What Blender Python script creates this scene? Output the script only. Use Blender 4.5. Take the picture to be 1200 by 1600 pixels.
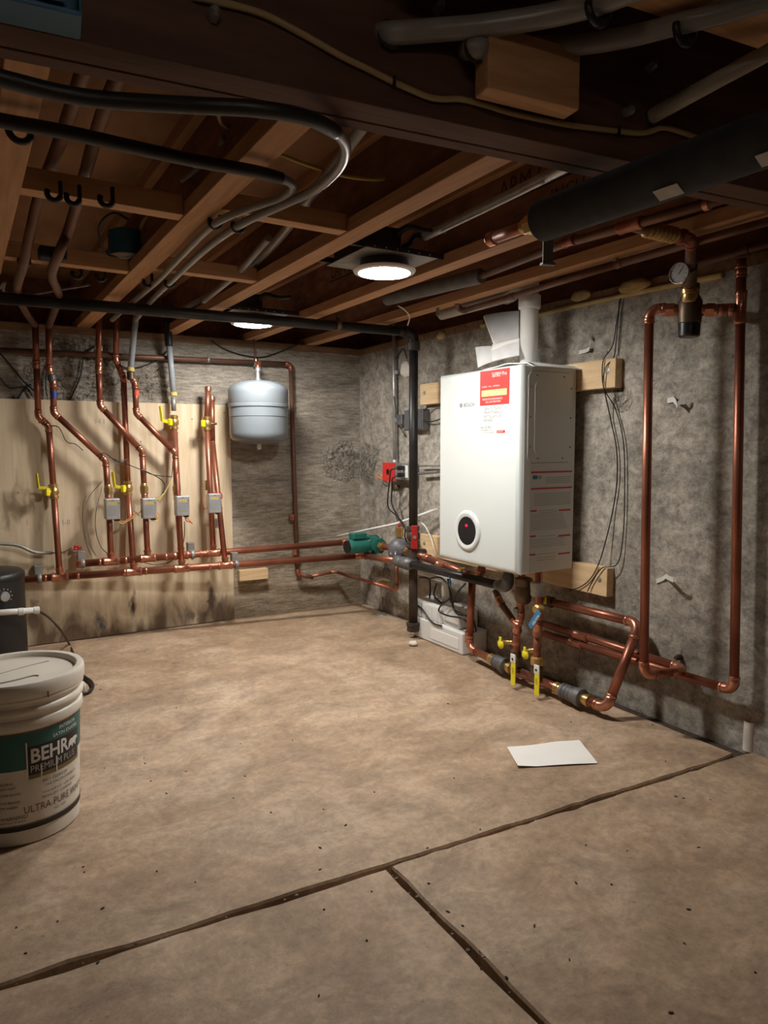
import bpy, bmesh, math, random
from mathutils import Vector, Matrix, noise
random.seed(7)
for o in list(bpy.data.objects): bpy.data.objects.remove(o)
SC = bpy.context.scene
COL = SC.collection
V = Vector

# ---------------------------------------------------------------- camera
FPX = 1095.65
YAW, PITCH, ROLL = (math.radians(a) for a in (31.1104, 5.34205, -0.11463))
CAM = V((-2.0645, -3.6995, 0.95))
_f = V((math.sin(YAW)*math.cos(PITCH), math.cos(YAW)*math.cos(PITCH), -math.sin(PITCH)))
_r0 = V((math.cos(YAW), -math.sin(YAW), 0)); _u0 = _r0.cross(_f)
_r = _r0*math.cos(ROLL)+_u0*math.sin(ROLL); _u = -_r0*math.sin(ROLL)+_u0*math.cos(ROLL)
cd = bpy.data.cameras.new('camera'); cam = bpy.data.objects.new('camera', cd); COL.objects.link(cam)
cd.sensor_fit = 'VERTICAL'; cd.sensor_height = 36; cd.lens = FPX/1600*36; cd.clip_start = .02
cam.matrix_world = Matrix.Translation(CAM) @ Matrix((_r, _u, -_f)).transposed().to_4x4()
SC.camera = cam

# ---------------------------------------------------------------- world, exposure
w = bpy.data.worlds.new('world'); SC.world = w; w.use_nodes = True
w.node_tree.nodes['Background'].inputs[0].default_value = (.6, .65, .7, 1)
w.node_tree.nodes['Background'].inputs[1].default_value = .02
vs = SC.view_settings
vs.view_transform = 'Standard'; vs.look = 'None'; vs.gamma = 1; vs.use_curve_mapping = False
vs.exposure = 0.15
LAMP_E = 230.0

# pixel of the photograph -> point on a plane of the room
def _ray(x, y): return _r*((x-600)/FPX) + _u*((800-y)/FPX) + _f
def W(x, y, off): d = _ray(x, y); return CAM + d*((-off-CAM.x)/d.x)      # off = distance from the right wall
def B(x, y, off): d = _ray(x, y); return CAM + d*((-off-CAM.y)/d.y)      # off = distance from the back wall
def K(x, y, z): d = _ray(x, y); return CAM + d*((z-CAM.z)/d.z)           # height above the floor

# ---------------------------------------------------------------- materials
MATS = {}
def mat(name, col, rough=.5, metal=0, col2=None, scale=20, bump=0, bscale=60, stretch=(1,1,1), emit=0, detail=4, spec=None, fac=(.35,.65)):
    m = bpy.data.materials.new(name); m.use_nodes = True; nt = m.node_tree; N = nt.nodes; L = nt.links
    b = N['Principled BSDF']
    b.inputs['Base Color'].default_value = (*col, 1); b.inputs['Roughness'].default_value = rough
    b.inputs['Metallic'].default_value = metal
    if spec is not None: b.inputs['Specular IOR Level'].default_value = spec
    tc = N.new('ShaderNodeTexCoord'); mp = N.new('ShaderNodeMapping'); mp.inputs['Scale'].default_value = stretch
    L.new(tc.outputs['Object'], mp.inputs[0])
    if col2 is not None:
        nz = N.new('ShaderNodeTexNoise'); nz.inputs['Scale'].default_value = scale; nz.inputs['Detail'].default_value = detail
        L.new(mp.outputs[0], nz.inputs['Vector'])
        r = N.new('ShaderNodeValToRGB'); r.color_ramp.elements[0].position = fac[0]; r.color_ramp.elements[1].position = fac[1]
        r.color_ramp.elements[0].color = (*col, 1); r.color_ramp.elements[1].color = (*col2, 1)
        L.new(nz.outputs['Fac'], r.inputs[0]); L.new(r.outputs[0], b.inputs['Base Color'])
    if bump:
        n2 = N.new('ShaderNodeTexNoise'); n2.inputs['Scale'].default_value = bscale; n2.inputs['Detail'].default_value = 5
        L.new(mp.outputs[0], n2.inputs['Vector'])
        bp = N.new('ShaderNodeBump'); bp.inputs['Strength'].default_value = bump; bp.inputs['Distance'].default_value = .01
        L.new(n2.outputs['Fac'], bp.inputs['Height']); L.new(bp.outputs[0], b.inputs['Normal'])
    if emit:
        b.inputs['Emission Color'].default_value = (*col, 1); b.inputs['Emission Strength'].default_value = emit
    MATS[name] = m; return m

mat('copper', (.30,.105,.066), .38, .72, (.41,.155,.098), 9)
mat('copper_bright', (.46,.185,.115), .3, .82, (.62,.29,.19), 22)
mat('copper_dull', (.15,.078,.055), .5, .5, (.22,.115,.08), 10)
mat('brass', (.55,.36,.13), .32, .85, (.66,.46,.2), 18)
mat('bronze_dark', (.10,.07,.045), .45, .6, (.16,.11,.07), 20)
mat('black_iron', (.014,.014,.015), .42, .25, (.035,.032,.03), 12, .05, 80)
mat('rust_iron', (.045,.034,.028), .6, .3, (.085,.06,.045), 14, .08, 80)
mat('grey_iron', (.12,.12,.125), .5, .5, (.2,.2,.2), 30)
mat('iron_cast', (.11,.11,.12), .45, .1, (.14,.14,.15), 30)
mat('galv', (.42,.43,.44), .42, .7, (.55,.56,.57), 25)
mat('galv_dull', (.26,.25,.24), .5, .5, (.36,.35,.33), 25)
mat('steel_bright', (.7,.7,.7), .25, .9)
mat('black_foam', (.02,.022,.025), .85, 0, (.032,.034,.037), 30)
mat('grey_foam', (.13,.13,.135), .8, 0, (.17,.17,.175), 30)
mat('black_plastic', (.012,.012,.014), .35)
mat('black_sleeve', (.02,.02,.022), .45)
mat('grey_pex', (.22,.215,.205), .3, 0, (.28,.27,.26), 8)
mat('blue_grey_pex', (.33,.38,.42), .35, 0, (.42,.46,.5), 8)
mat('beige_pipe', (.33,.28,.22), .45, 0, (.38,.33,.27), 8)
mat('flange_wood', (.42,.215,.10), .7, 0, (.53,.295,.15), 5, .06, 60, (14,1,14))
mat('block_wood', (.50,.27,.13), .7, 0, (.62,.36,.19), 5, .06, 60, (1,14,14))
mat('pine', (.66,.45,.24), .65, 0, (.78,.57,.34), 4, .05, 60, (14,1.2,14))
mat('pine_x', (.62,.42,.22), .65, 0, (.74,.54,.32), 4, .05, 60, (1.2,14,14))
mat('web_osb', (.165,.072,.037), .8, 0, (.26,.12,.066), 34, .15, 50, (1,.35,1), detail=6)
mat('subfloor', (.26,.13,.064), .8, 0, (.36,.20,.105), 12, .1, 40, (1,.4,1))
mat('beam_wood', (.085,.038,.025), .75, 0, (.135,.064,.043), 3, .1, 50, (1,12,12))
mat('sill_wood', (.20,.115,.065), .8, 0, (.3,.19,.11), 5, .1, 50, (1.5,8,8))
mat('web_ink', (.03,.018,.012), .8)
mat('white_enamel', (.69,.735,.725), .16)
mat('panel_grey', (.60,.61,.59), .35)
mat('seam_dark', (.10,.10,.095), .6)
mat('pvc', (.78,.77,.74), .32)
mat('pvc_old', (.72,.68,.61), .42, 0, (.78,.74,.67), 12)
mat('tank_grey', (.17,.192,.212), .3)
mat('pump_green', (.015,.13,.105), .38, .1, (.02,.16,.13), 15)
mat('red', (.62,.03,.025), .4)
mat('red_paint', (.45,.02,.02), .4)
mat('sticker_red', (.75,.035,.03), .45)
mat('sticker_cream', (.92,.66,.25), .5)
mat('label_white', (.82,.82,.8), .45)
mat('ink', (.05,.05,.055), .6)
mat('ink_grey', (.32,.32,.31), .6)
mat('ink_red', (.5,.03,.035), .5)
mat('ink_blue', (.03,.14,.32), .5)
mat('yellow', (.86,.74,.02), .4)
mat('yellow_wire', (.65,.5,.16), .5)
mat('cable_cream', (.44,.33,.17), .55)
mat('cable_yellow', (.5,.36,.08), .5)
mat('blue_plastic', (.02,.12,.22), .45)
mat('blue_tape', (.02,.06,.3), .5)
mat('red_tape', (.75,.09,.04), .5)
mat('blue_lever', (.05,.19,.36), .4)
mat('orange_wire', (.7,.2,.06), .5)
mat('paper', (.86,.84,.80), .75)
mat('foam_sheet', (.80,.82,.80), .6)
mat('booklet', (.60,.60,.60), .7, 0, (.68,.68,.68), 20)
mat('spray_foam', (.5,.36,.15), .8, 0, (.62,.47,.22), 18, .3, 60)
mat('spray_foam_white', (.72,.66,.58), .8, 0, (.8,.75,.68), 18, .3, 60)
mat('bucket_white', (.76,.71,.62), .42, 0, (.83,.78,.69), 7)
mat('bucket_teal', (.02,.125,.115), .5, 0, (.03,.15,.135), 20)
mat('bucket_black', (.015,.015,.017), .5)
mat('bucket_brown', (.16,.10,.06), .6)
mat('bucket_gold', (.22,.15,.06), .6)
mat('plug_white', (.75,.74,.7), .4)
mat('neutral_white', (.74,.74,.72), .4)
mat('heater_black', (.012,.012,.013), .45)
mat('dark_can', (.055,.053,.058), .45, .5)
mat('lamp_rim', (.82,.81,.79), .35)
mat('lamp_lens', (1.0,.962,.90), .4, emit=LAMP_E)
mat('lamp_lens_added', (1.0,.86,.68), .4, emit=LAMP_E*1.75)  # warmer, stronger glow for the two added lamps out of view
mat('led_red', (1,.02,.08), .4, emit=1.5)
mat('gauge_face', (.62,.64,.66), .3)
mat('chip', (.05,.04,.03), .9)
mat('chip_light', (.3,.24,.18), .9)
mat('joint_dark', (.04,.028,.02), .95, 0, (.085,.06,.043), 60, .5, 120)

def concrete(name, base, dark, light, kind):
    m = bpy.data.materials.new(name); m.use_nodes = True; nt = m.node_tree; N = nt.nodes; L = nt.links
    b = N['Principled BSDF']; b.inputs['Roughness'].default_value = .85 if kind != 'floor' else .62
    b.inputs['Specular IOR Level'].default_value = .3
    tc = N.new('ShaderNodeTexCoord')
    def nz(scale, detail=6, rough=.6, st=(1,1,1), dist=0):
        mp = N.new('ShaderNodeMapping'); mp.inputs['Scale'].default_value = st; L.new(tc.outputs['Object'], mp.inputs[0])
        n = N.new('ShaderNodeTexNoise'); n.inputs['Scale'].default_value = scale; n.inputs['Detail'].default_value = detail
        n.inputs['Roughness'].default_value = rough; n.inputs['Distortion'].default_value = dist
        L.new(mp.outputs[0], n.inputs['Vector']); return n.outputs['Fac']
    def ramp(v, stops):
        r = N.new('ShaderNodeValToRGB'); e = r.color_ramp.elements
        for i, (p, c) in enumerate(stops):
            x = e[i] if i < 2 else e.new(p)
            x.position = p; x.color = (*c, 1) if len(c) == 3 else c
        L.new(v, r.inputs[0]); return r.outputs[0]
    def mix(f, a, c, mode='MIX', fv=.5):
        x = N.new('ShaderNodeMix'); x.data_type = 'RGBA'; x.blend_type = mode
        if f is None: x.inputs[0].default_value = fv
        else: L.new(f, x.inputs[0])
        for s, q in ((6, a), (7, c)):
            if isinstance(q, tuple): x.inputs[s].default_value = (*q, 1)
            else: L.new(q, x.inputs[s])
        return x.outputs[2]
    g = lambda v: (v, v, v)
    if kind == 'floor':
        big = ramp(nz(1.9, 7, .66, dist=1.0), [(.36, dark), (.5, base), (.64, light)])
        streak = ramp(nz(5.5, 12, .78, (1, 1.4, 1), .5), [(.36, g(.72)), (.5, g(1.0)), (.63, g(1.24))])
        fine = ramp(nz(38, 8, .8), [(.36, g(.62)), (.53, g(1.0)), (.68, g(1.3))])
        spots = ramp(nz(85, 3, .5), [(.26, g(.45)), (.34, g(1))])
        c = mix(None, big, streak, 'MULTIPLY', .95); c = mix(None, c, fine, 'MULTIPLY', .6); c = mix(None, c, ramp(nz(110, 3, .6), [(.66, g(1)), (.74, g(1.5))]), 'MULTIPLY', .7); c = mix(None, c, spots, 'MULTIPLY', .6)
        stain = ramp(nz(2.3, 4, .6, (1,1,1), .8), [(.62, g(1)), (.74, (.66,.66,.70))]); c = mix(None, c, stain, 'MULTIPLY', .8)
        hs = [(nz(60, 8, .7), .12), (nz(7, 4, .6), .12)]
    else:
        st = (1, 1, 5) if kind == 'back' else (1, 1.2, 1)
        big = ramp(nz(1.8, 6, .65, st, .5), [(.34, dark), (.5, base), (.68, light)])
        scr = ramp(nz(17 if kind != 'back' else 11, 12, .8, (1,1,1.3 if kind != 'back' else 7), .35), [(.39, g(.50)), (.5, g(.98)), (.61, g(1.48))])
        fine = ramp(nz(75, 8, .8), [(.36, g(.55)), (.52, g(1)), (.7, g(1.3))])
        pits = ramp(nz(42, 2, .5), [(.25, g(.3)), (.31, g(1))])
        c = mix(None, big, scr, 'MULTIPLY', .85); c = mix(None, c, fine, 'MULTIPLY', .5); c = mix(None, c, pits, 'MULTIPLY', .7)
        # yellow-brown damp stain low on the wall
        sp = N.new('ShaderNodeSeparateXYZ'); L.new(tc.outputs['Object'], sp.inputs[0])
        mr = N.new('ShaderNodeMapRange'); mr.inputs[1].default_value = .75; mr.inputs[2].default_value = .05
        L.new(sp.outputs[2], mr.inputs[0])
        mm = N.new('ShaderNodeMath'); mm.operation = 'MULTIPLY'; L.new(mr.outputs[0], mm.inputs[0]); L.new(nz(2.5, 5, .6), mm.inputs[1])
        if kind == 'back': c = mix(mm.outputs[0], c, mix(None, c, (1.0, .80, .52), 'MULTIPLY', 1.0))
        hs = [(nz(45, 8, .75), .35), (nz(9, 8, .75, st, 1.5), .3)]
        # honeycombed rough patch
        hc_ = nz(48, 6, .62, (1,1,1), .8)
        def patch(cx, cz, rad, axis):
            dv = N.new('ShaderNodeVectorMath'); dv.operation = 'DISTANCE'
            cb = N.new('ShaderNodeCombineXYZ'); L.new(sp.outputs[axis], cb.inputs[0]); L.new(sp.outputs[2], cb.inputs[2])
            L.new(cb.outputs[0], dv.inputs[0]); dv.inputs[1].default_value = (cx, 0, cz)
            q = N.new('ShaderNodeMath'); q.operation = 'ADD'; L.new(dv.outputs['Value'], q.inputs[0])
            nf = nz(9, 5, .7); q2 = N.new('ShaderNodeMath'); q2.operation = 'MULTIPLY_ADD'; L.new(nf, q2.inputs[0]); q2.inputs[1].default_value = rad*1.6; q2.inputs[2].default_value = -rad*.8
            L.new(q2.outputs[0], q.inputs[1])
            r2 = N.new('ShaderNodeMapRange'); r2.inputs[1].default_value = rad; r2.inputs[2].default_value = rad*.6; L.new(q.outputs[0], r2.inputs[0]); return r2.outputs[0]
        ps = [patch(*a) for a in PATCHES[kind]]
        acc = ps[0]
        for p in ps[1:]:
            q = N.new('ShaderNodeMath'); q.operation = 'MAXIMUM'; L.new(acc, q.inputs[0]); L.new(p, q.inputs[1]); acc = q.outputs[0]
        c = mix(acc, c, mix(None, c, ramp(hc_, [(.36, g(.22)), (.47, g(.85)), (.62, g(1.35))]), 'MULTIPLY', 1.0))
        vm = N.new('ShaderNodeMath'); vm.operation = 'MULTIPLY'; L.new(hc_, vm.inputs[0]); L.new(acc, vm.inputs[1])
        hs.append((vm.outputs[0], 2.6))
    L.new(c, b.inputs['Base Color'])
    tot = None
    for v, k in hs:
        q = N.new('ShaderNodeMath'); q.operation = 'MULTIPLY_ADD'; L.new(v, q.inputs[0]); q.inputs[1].default_value = k
        if tot is None: q.inputs[2].default_value = 0
        else: L.new(tot, q.inputs[2])
        tot = q.outputs[0]
    bp = N.new('ShaderNodeBump'); bp.inputs['Strength'].default_value = .9; bp.inputs['Distance'].default_value = .012
    L.new(tot, bp.inputs['Height']); L.new(bp.outputs[0], b.inputs['Normal'])
    MATS[name] = m
PATCHES = {'back': [(-.13, .86, .13, 0), (-1.55, 1.30, .22, 0), (-1.2, 1.28, .10, 0), (-1.75, .8, .01, 0)],
           'right': [(-.12, .86, .13, 1), (-.95, 1.0, .10, 1), (-1.95, 1.12, .05, 1), (-.3, .25, .05, 1)]}
concrete('concrete_back', (.335,.30,.25), (.22,.195,.165), (.43,.39,.33), 'back')
concrete('concrete_right', (.385,.352,.30), (.27,.245,.21), (.49,.45,.39), 'right')
concrete('concrete_floor', (.43,.305,.205), (.35,.24,.155), (.51,.38,.27), 'floor')

def plywood_material():
    m = bpy.data.materials.new('plywood'); m.use_nodes = True; nt = m.node_tree; N = nt.nodes; L = nt.links
    b = N['Principled BSDF']; b.inputs['Roughness'].default_value = .7
    tc = N.new('ShaderNodeTexCoord')
    def nz(scale, st, detail=5, dist=0):
        mp = N.new('ShaderNodeMapping'); mp.inputs['Scale'].default_value = st; L.new(tc.outputs['Object'], mp.inputs[0])
        n = N.new('ShaderNodeTexNoise'); n.inputs['Scale'].default_value = scale; n.inputs['Detail'].default_value = detail; n.inputs['Distortion'].default_value = dist
        L.new(mp.outputs[0], n.inputs['Vector']); return n.outputs['Fac']
    def ramp(v, stops):
        r = N.new('ShaderNodeValToRGB'); e = r.color_ramp.elements
        for i, (p, c) in enumerate(stops):
            x = e[i] if i < 2 else e.new(p)
            x.position = p; x.color = (*c, 1)
        L.new(v, r.inputs[0]); return r.outputs[0]
    grain = ramp(nz(4, (9, 9, .8), 6, .6), [(.35, (.60,.47,.31)), (.65, (.72,.60,.43))])
    # mould and water marks rising from the floor edge, with ragged upper limits
    sp = N.new('ShaderNodeSeparateXYZ'); L.new(tc.outputs['Object'], sp.inputs[0])
    mr = N.new('ShaderNodeMapRange'); mr.inputs[1].default_value = .34; mr.inputs[2].default_value = -.02; L.new(sp.outputs[2], mr.inputs[0])
    mu = N.new('ShaderNodeMath'); mu.operation = 'MULTIPLY'; L.new(mr.outputs[0], mu.inputs[0]); L.new(nz(5, (2.4, 1, .9), 7, .8), mu.inputs[1])
    f = ramp(mu.outputs[0], [(.22, (0,0,0)), (.50, (1,1,1))])
    x = N.new('ShaderNodeMix'); x.data_type = 'RGBA'; x.blend_type = 'MULTIPLY'; L.new(f, x.inputs[0]); L.new(grain, x.inputs[6]); x.inputs[7].default_value = (.22,.18,.15,1)
    out = x.outputs[2]
    for (px_, pz_, rx, rz, colr) in ((B(208,932,.02).x, B(208,932,.02).z, .022, .075, (.16,.075,.02)), (B(207,945,.02).x, B(207,950,.02).z, .018, .06, (.05,.03,.02)), (B(330,930,.02).x, B(330,935,.02).z, .03, .12, (.10,.07,.05)), (B(345,950,.02).x, B(345,950,.02).z, .05, .10, (.16,.12,.09)), (B(158,970,.02).x, B(158,972,.02).z, .035, .07, (.10,.09,.09)), (B(55,970,.02).x, B(55,965,.02).z, .05, .1, (.16,.11,.07)), (B(20,790,.02).x, B(20,790,.02).z, .16, .14, (.36,.27,.18)), (B(300,985,.02).x, .05, .10, .06, (.2,.16,.12))):
        vs1 = N.new('ShaderNodeVectorMath'); vs1.operation = 'SUBTRACT'; L.new(tc.outputs['Object'], vs1.inputs[0]); vs1.inputs[1].default_value = (px_+1.9, 0, pz_)
        vs2 = N.new('ShaderNodeVectorMath'); vs2.operation = 'MULTIPLY'; L.new(vs1.outputs[0], vs2.inputs[0]); vs2.inputs[1].default_value = (1/rx, 0, 1/rz)
        ln_ = N.new('ShaderNodeVectorMath'); ln_.operation = 'LENGTH'; L.new(vs2.outputs[0], ln_.inputs[0])
        ad = N.new('ShaderNodeMath'); ad.operation = 'MULTIPLY_ADD'; L.new(nz(16, (1.6,1,.7), 7, .6), ad.inputs[0]); ad.inputs[1].default_value = 3.0; L.new(ln_.outputs['Value'], ad.inputs[2])
        rm = N.new('ShaderNodeMapRange'); rm.inputs[1].default_value = 2.3; rm.inputs[2].default_value = 1.6; L.new(ad.outputs[0], rm.inputs[0])
        mx = N.new('ShaderNodeMix'); mx.data_type = 'RGBA'; L.new(rm.outputs[0], mx.inputs[0]); L.new(out, mx.inputs[6]); mx.inputs[7].default_value = (*colr, 1); out = mx.outputs[2]
    L.new(out, b.inputs['Base Color'])
    MATS['plywood'] = m
plywood_material()

# ---------------------------------------------------------------- object helpers
OFF = {}
def link(name, me, m, parent=None):
    o = bpy.data.objects.new(name, me); COL.objects.link(o)
    if m is not None: me.materials.append(MATS[m])
    if parent is not None: o.parent = parent; OFF[o.name] = OFF[parent.name]
    else: OFF[o.name] = V((0,0,0))
    return o
def mesh(name, vs_, fs, m, parent=None, smooth=None):
    L = OFF[parent.name] if parent is not None else V((0,0,0))
    me = bpy.data.meshes.new(name); me.from_pydata([tuple(V(v)-L) for v in vs_], [], fs)
    if smooth is True: me.polygons.foreach_set('use_smooth', [True]*len(fs))
    elif smooth: me.polygons.foreach_set('use_smooth', list(smooth))
    me.update(); return link(name, me, m, parent)
def bmobj(name, bm, m, parent=None, smooth=False):
    L = OFF[parent.name] if parent is not None else V((0,0,0))
    for v in bm.verts: v.co -= L
    me = bpy.data.meshes.new(name); bm.to_mesh(me); bm.free()
    if smooth: me.polygons.foreach_set('use_smooth', [True]*len(me.polygons))
    return link(name, me, m, parent)
def thing(name, label, cat, loc, group=None):
    o = bpy.data.objects.new(name, None); COL.objects.link(o); o.location = V(loc); o.empty_display_size = .05
    OFF[o.name] = V(loc); o['label'] = label; o['category'] = cat
    if group: o['group'] = group
    return o
def tag(o, label, cat, group=None):
    o['label'] = label; o['category'] = cat
    if group: o['group'] = group
    return o
def struct(o): o['kind'] = 'structure'; return o

def frame_of(d, ref=None):
    d = V(d).normalized(); a = V(ref) if ref is not None else (V((0,0,1)) if abs(d.z) < .9 else V((1,0,0)))
    u = (a - d*a.dot(d)).normalized(); return u, d.cross(u), d
def tube(name, pts, r, m, parent=None, seg=14, caps=True):
    pts = [V(p) for p in pts]; n = len(pts); rr = r if isinstance(r, (list, tuple)) else [r]*n
    T = [((pts[min(i+1, n-1)]-pts[max(i-1, 0)]).normalized()) for i in range(n)]
    u, v, _ = frame_of(T[0]); vsl, fs, sm = [], [], []
    for i in range(n):
        u = (u - T[i]*u.dot(T[i])).normalized(); v = T[i].cross(u)
        for k in range(seg):
            a = 2*math.pi*k/seg; vsl.append(pts[i] + (u*math.cos(a)+v*math.sin(a))*rr[i])
    for i in range(n-1):
        for k in range(seg):
            a, b = i*seg+k, i*seg+(k+1) % seg; fs.append((a, b, b+seg, a+seg)); sm.append(True)
    if caps:
        fs.append(tuple(reversed(range(seg)))); sm.append(False); fs.append(tuple(range((n-1)*seg, n*seg))); sm.append(False)
    return mesh(name, vsl, fs, m, parent, sm)
def smooth_pts(pts, sub=8):
    pts = [V(p) for p in pts]; out = []
    for i in range(len(pts)-1):
        p0, p1, p2, p3 = pts[max(i-1,0)], pts[i], pts[i+1], pts[min(i+2, len(pts)-1)]
        for k in range(sub):
            t = k/sub
            out.append(.5*((2*p1)+(p2-p0)*t+(2*p0-5*p1+4*p2-p3)*t*t+(-p0+3*p1-3*p2+p3)*t**3))
    return out+[pts[-1]]
def wire(name, pts, r, m, parent=None, seg=7, sub=7): return tube(name, smooth_pts(pts, sub), r, m, parent, seg)
def lathe(name, org, axis, prof, m, parent=None, seg=20, ref=None, flat=False):
    u, v, d = frame_of(axis, ref); org = V(org); vsl, fs, sm = [], [], []
    for (rad, h) in prof:
        for k in range(seg):
            a = 2*math.pi*(k+.5)/seg; vsl.append(org + d*h + (u*math.cos(a)+v*math.sin(a))*max(rad, 1e-5))
    for i in range(len(prof)-1):
        for k in range(seg):
            a, b = i*seg+k, i*seg+(k+1) % seg; fs.append((a, b, b+seg, a+seg)); sm.append(not flat)
    fs.append(tuple(reversed(range(seg)))); sm.append(False); fs.append(tuple(range((len(prof)-1)*seg, len(prof)*seg))); sm.append(False)
    o = mesh(name, vsl, fs, m, parent, sm)
    if not flat:
        try: o.data.set_sharp_from_angle(angle=math.radians(40))
        except Exception: pass
    return o
def box(name, c, s, m, parent=None, bev=0, rot=None, seg=2, smooth=False):
    bm = bmesh.new(); bmesh.ops.create_cube(bm, size=1)
    for v in bm.verts: v.co = V((v.co.x*s[0], v.co.y*s[1], v.co.z*s[2]))
    if bev: bmesh.ops.bevel(bm, geom=bm.edges[:], offset=bev, segments=seg, affect='EDGES', profile=.5)
    M = (rot.to_4x4() if rot is not None else Matrix())
    for v in bm.verts: v.co = M @ v.co + V(c)
    return bmobj(name, bm, m, parent, smooth)
def mm(a, b): return [(x+y)/2 for x, y in zip(a, b)], [abs(x-y) for x, y in zip(a, b)]
def boxmm(name, a, b, m, parent=None, bev=0): c, s = mm(a, b); return box(name, c, s, m, parent, bev)
def axrot(d, ref=(0,0,1)):                      # columns: x = d, z ~ ref
    d = V(d).normalized(); z = V(ref); z = (z - d*z.dot(d)).normalized(); y = z.cross(d)
    return Matrix((d, y, z)).transposed()
def rrect(w_, h_, r, n=5):
    out = []
    for cx, cy, a0 in ((w_/2-r, h_/2-r, 0), (-w_/2+r, h_/2-r, 90), (-w_/2+r, -h_/2+r, 180), (w_/2-r, -h_/2+r, 270)):
        for k in range(n+1):
            a = math.radians(a0+90*k/n); out.append((cx+r*math.cos(a), cy+r*math.sin(a)))
    return out
def prism(name, poly, org, xd, yd, th, m, parent=None, smooth=False):   # polygon in the plane (xd, yd), extruded by th along xd x yd
    org, xd, yd = V(org), V(xd), V(yd); nd = xd.cross(yd); n = len(poly)
    vsl = [org+xd*x+yd*y for x, y in poly] + [org+xd*x+yd*y+nd*th for x, y in poly]
    fs = [tuple(reversed(range(n))), tuple(range(n, 2*n))] + [(i, (i+1) % n, n+(i+1) % n, n+i) for i in range(n)]
    return mesh(name, vsl, fs, m, parent)
def text(name, s, size, org, xd, yd, m, parent=None, align='LEFT', fn=None, sx=1.0, bold=0):
    cu = bpy.data.curves.new('t', 'FONT'); cu.body = s; cu.size = size; cu.align_x = align; cu.resolution_u = 2; cu.offset = bold
    to = bpy.data.objects.new('t', cu); COL.objects.link(to)
    dg = bpy.context.evaluated_depsgraph_get(); me = bpy.data.meshes.new_from_object(to.evaluated_get(dg))
    bpy.data.objects.remove(to); bpy.data.curves.remove(cu); me.name = name
    L = OFF[parent.name] if parent is not None else V((0,0,0)); org = V(org); me.materials.clear()
    for v in me.vertices:
        v.co = ((fn(v.co.x*sx, v.co.y)) if fn else (org + V(xd)*v.co.x*sx + V(yd)*v.co.y)) - L
    return link(name, me, m, parent)
def rects(name, rs, org, xd, yd, m, parent=None):   # flat print: list of x0, y0, x1, y1
    org, xd, yd = V(org), V(xd), V(yd); vsl, fs = [], []
    for x0, y0, x1, y1 in rs:
        b = len(vsl); vsl += [org+xd*x+yd*y for x, y in ((x0,y0),(x1,y0),(x1,y1),(x0,y1))]; fs.append((b, b+1, b+2, b+3))
    return mesh(name, vsl, fs, m, parent)
def ring(name, p, d, r, parent, m='copper_bright', ln=.012, k=1.14):
    return lathe(name, V(p)-V(d).normalized()*ln/2, d, [(r*k*.93, 0), (r*k, ln*.2), (r*k, ln*.8), (r*k*.93, ln)], m, parent, 14)
def run(parent, pts, r, m='copper', elbow='copper_bright', rb=None, bulge=1.12, name='pipe'):
    """a soldered run: straight lengths and an elbow fitting at every corner"""
    pts = [V(p) for p in pts]; rb = rb or r*2.0; cur = pts[0]
    for i in range(1, len(pts)):
        if i == len(pts)-1:
            tube(name, [cur, pts[i]], r, m, parent); break
        a, c = (pts[i]-pts[i-1]).normalized(), (pts[i+1]-pts[i]).normalized(); th = a.angle(c)
        t = min(rb*math.tan(th/2), (pts[i]-cur).length*.48, (pts[i+1]-pts[i]).length*.45); R = t/max(math.tan(th/2), 1e-4)
        p0, p1 = pts[i]-a*t, pts[i]+c*t
        nn = (c - a*c.dot(a)).normalized(); cen = p0 + nn*R; k = 7
        arc = [cen + (-nn*math.cos(th*j/k) + a*math.sin(th*j/k))*R for j in range(k+1)]
        if elbow:
            ex = r*.9; pp = [p0-a*ex, p0-a*ex*.05]+arc[1:-1]+[p1+c*ex*.05, p1+c*ex]
            e = tube('elbow', pp, r*bulge, elbow, parent)
            ring('collar', p0-a*ex, a, r, e, elbow, r*.55, 1.22); ring('collar', p1+c*ex, c, r, e, elbow, r*.55, 1.22)
        else: tube('bend', arc, r, m, parent)
        tube(name, [cur, p0], r, m, parent); cur = p1
def coupling(parent, p, d, r, ln=None, m='copper_bright', name='coupling'):
    ln = ln or r*3.2; k = 1.16; d = V(d).normalized()
    return lathe(name, V(p)-d*ln/2, d, [(r*1.05,0),(r*1.26,ln*.04),(r*1.26,ln*.16),(r*k,ln*.2),(r*k,ln*.8),(r*1.26,ln*.84),(r*1.26,ln*.96),(r*1.05,ln)], m, parent, 14)
def hexnut(parent, p, d, r, ln, m='brass', name='union'):
    d = V(d).normalized(); o = lathe(name, V(p)-d*ln/2, d, [(r*1.0,0),(r*1.2,ln*.1),(r*1.2,ln*.3)], m, parent, 14)
    lathe('hex_nut', V(p)-d*ln*.2, d, [(r*1.5,0),(r*1.5,ln*.5)], m, o, 6, flat=True)
    lathe('tailpiece', V(p)+d*ln*.28, d, [(r*1.25,0),(r*1.25,ln*.22),(r*1.05,ln*.24)], m, o, 14); return o
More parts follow.
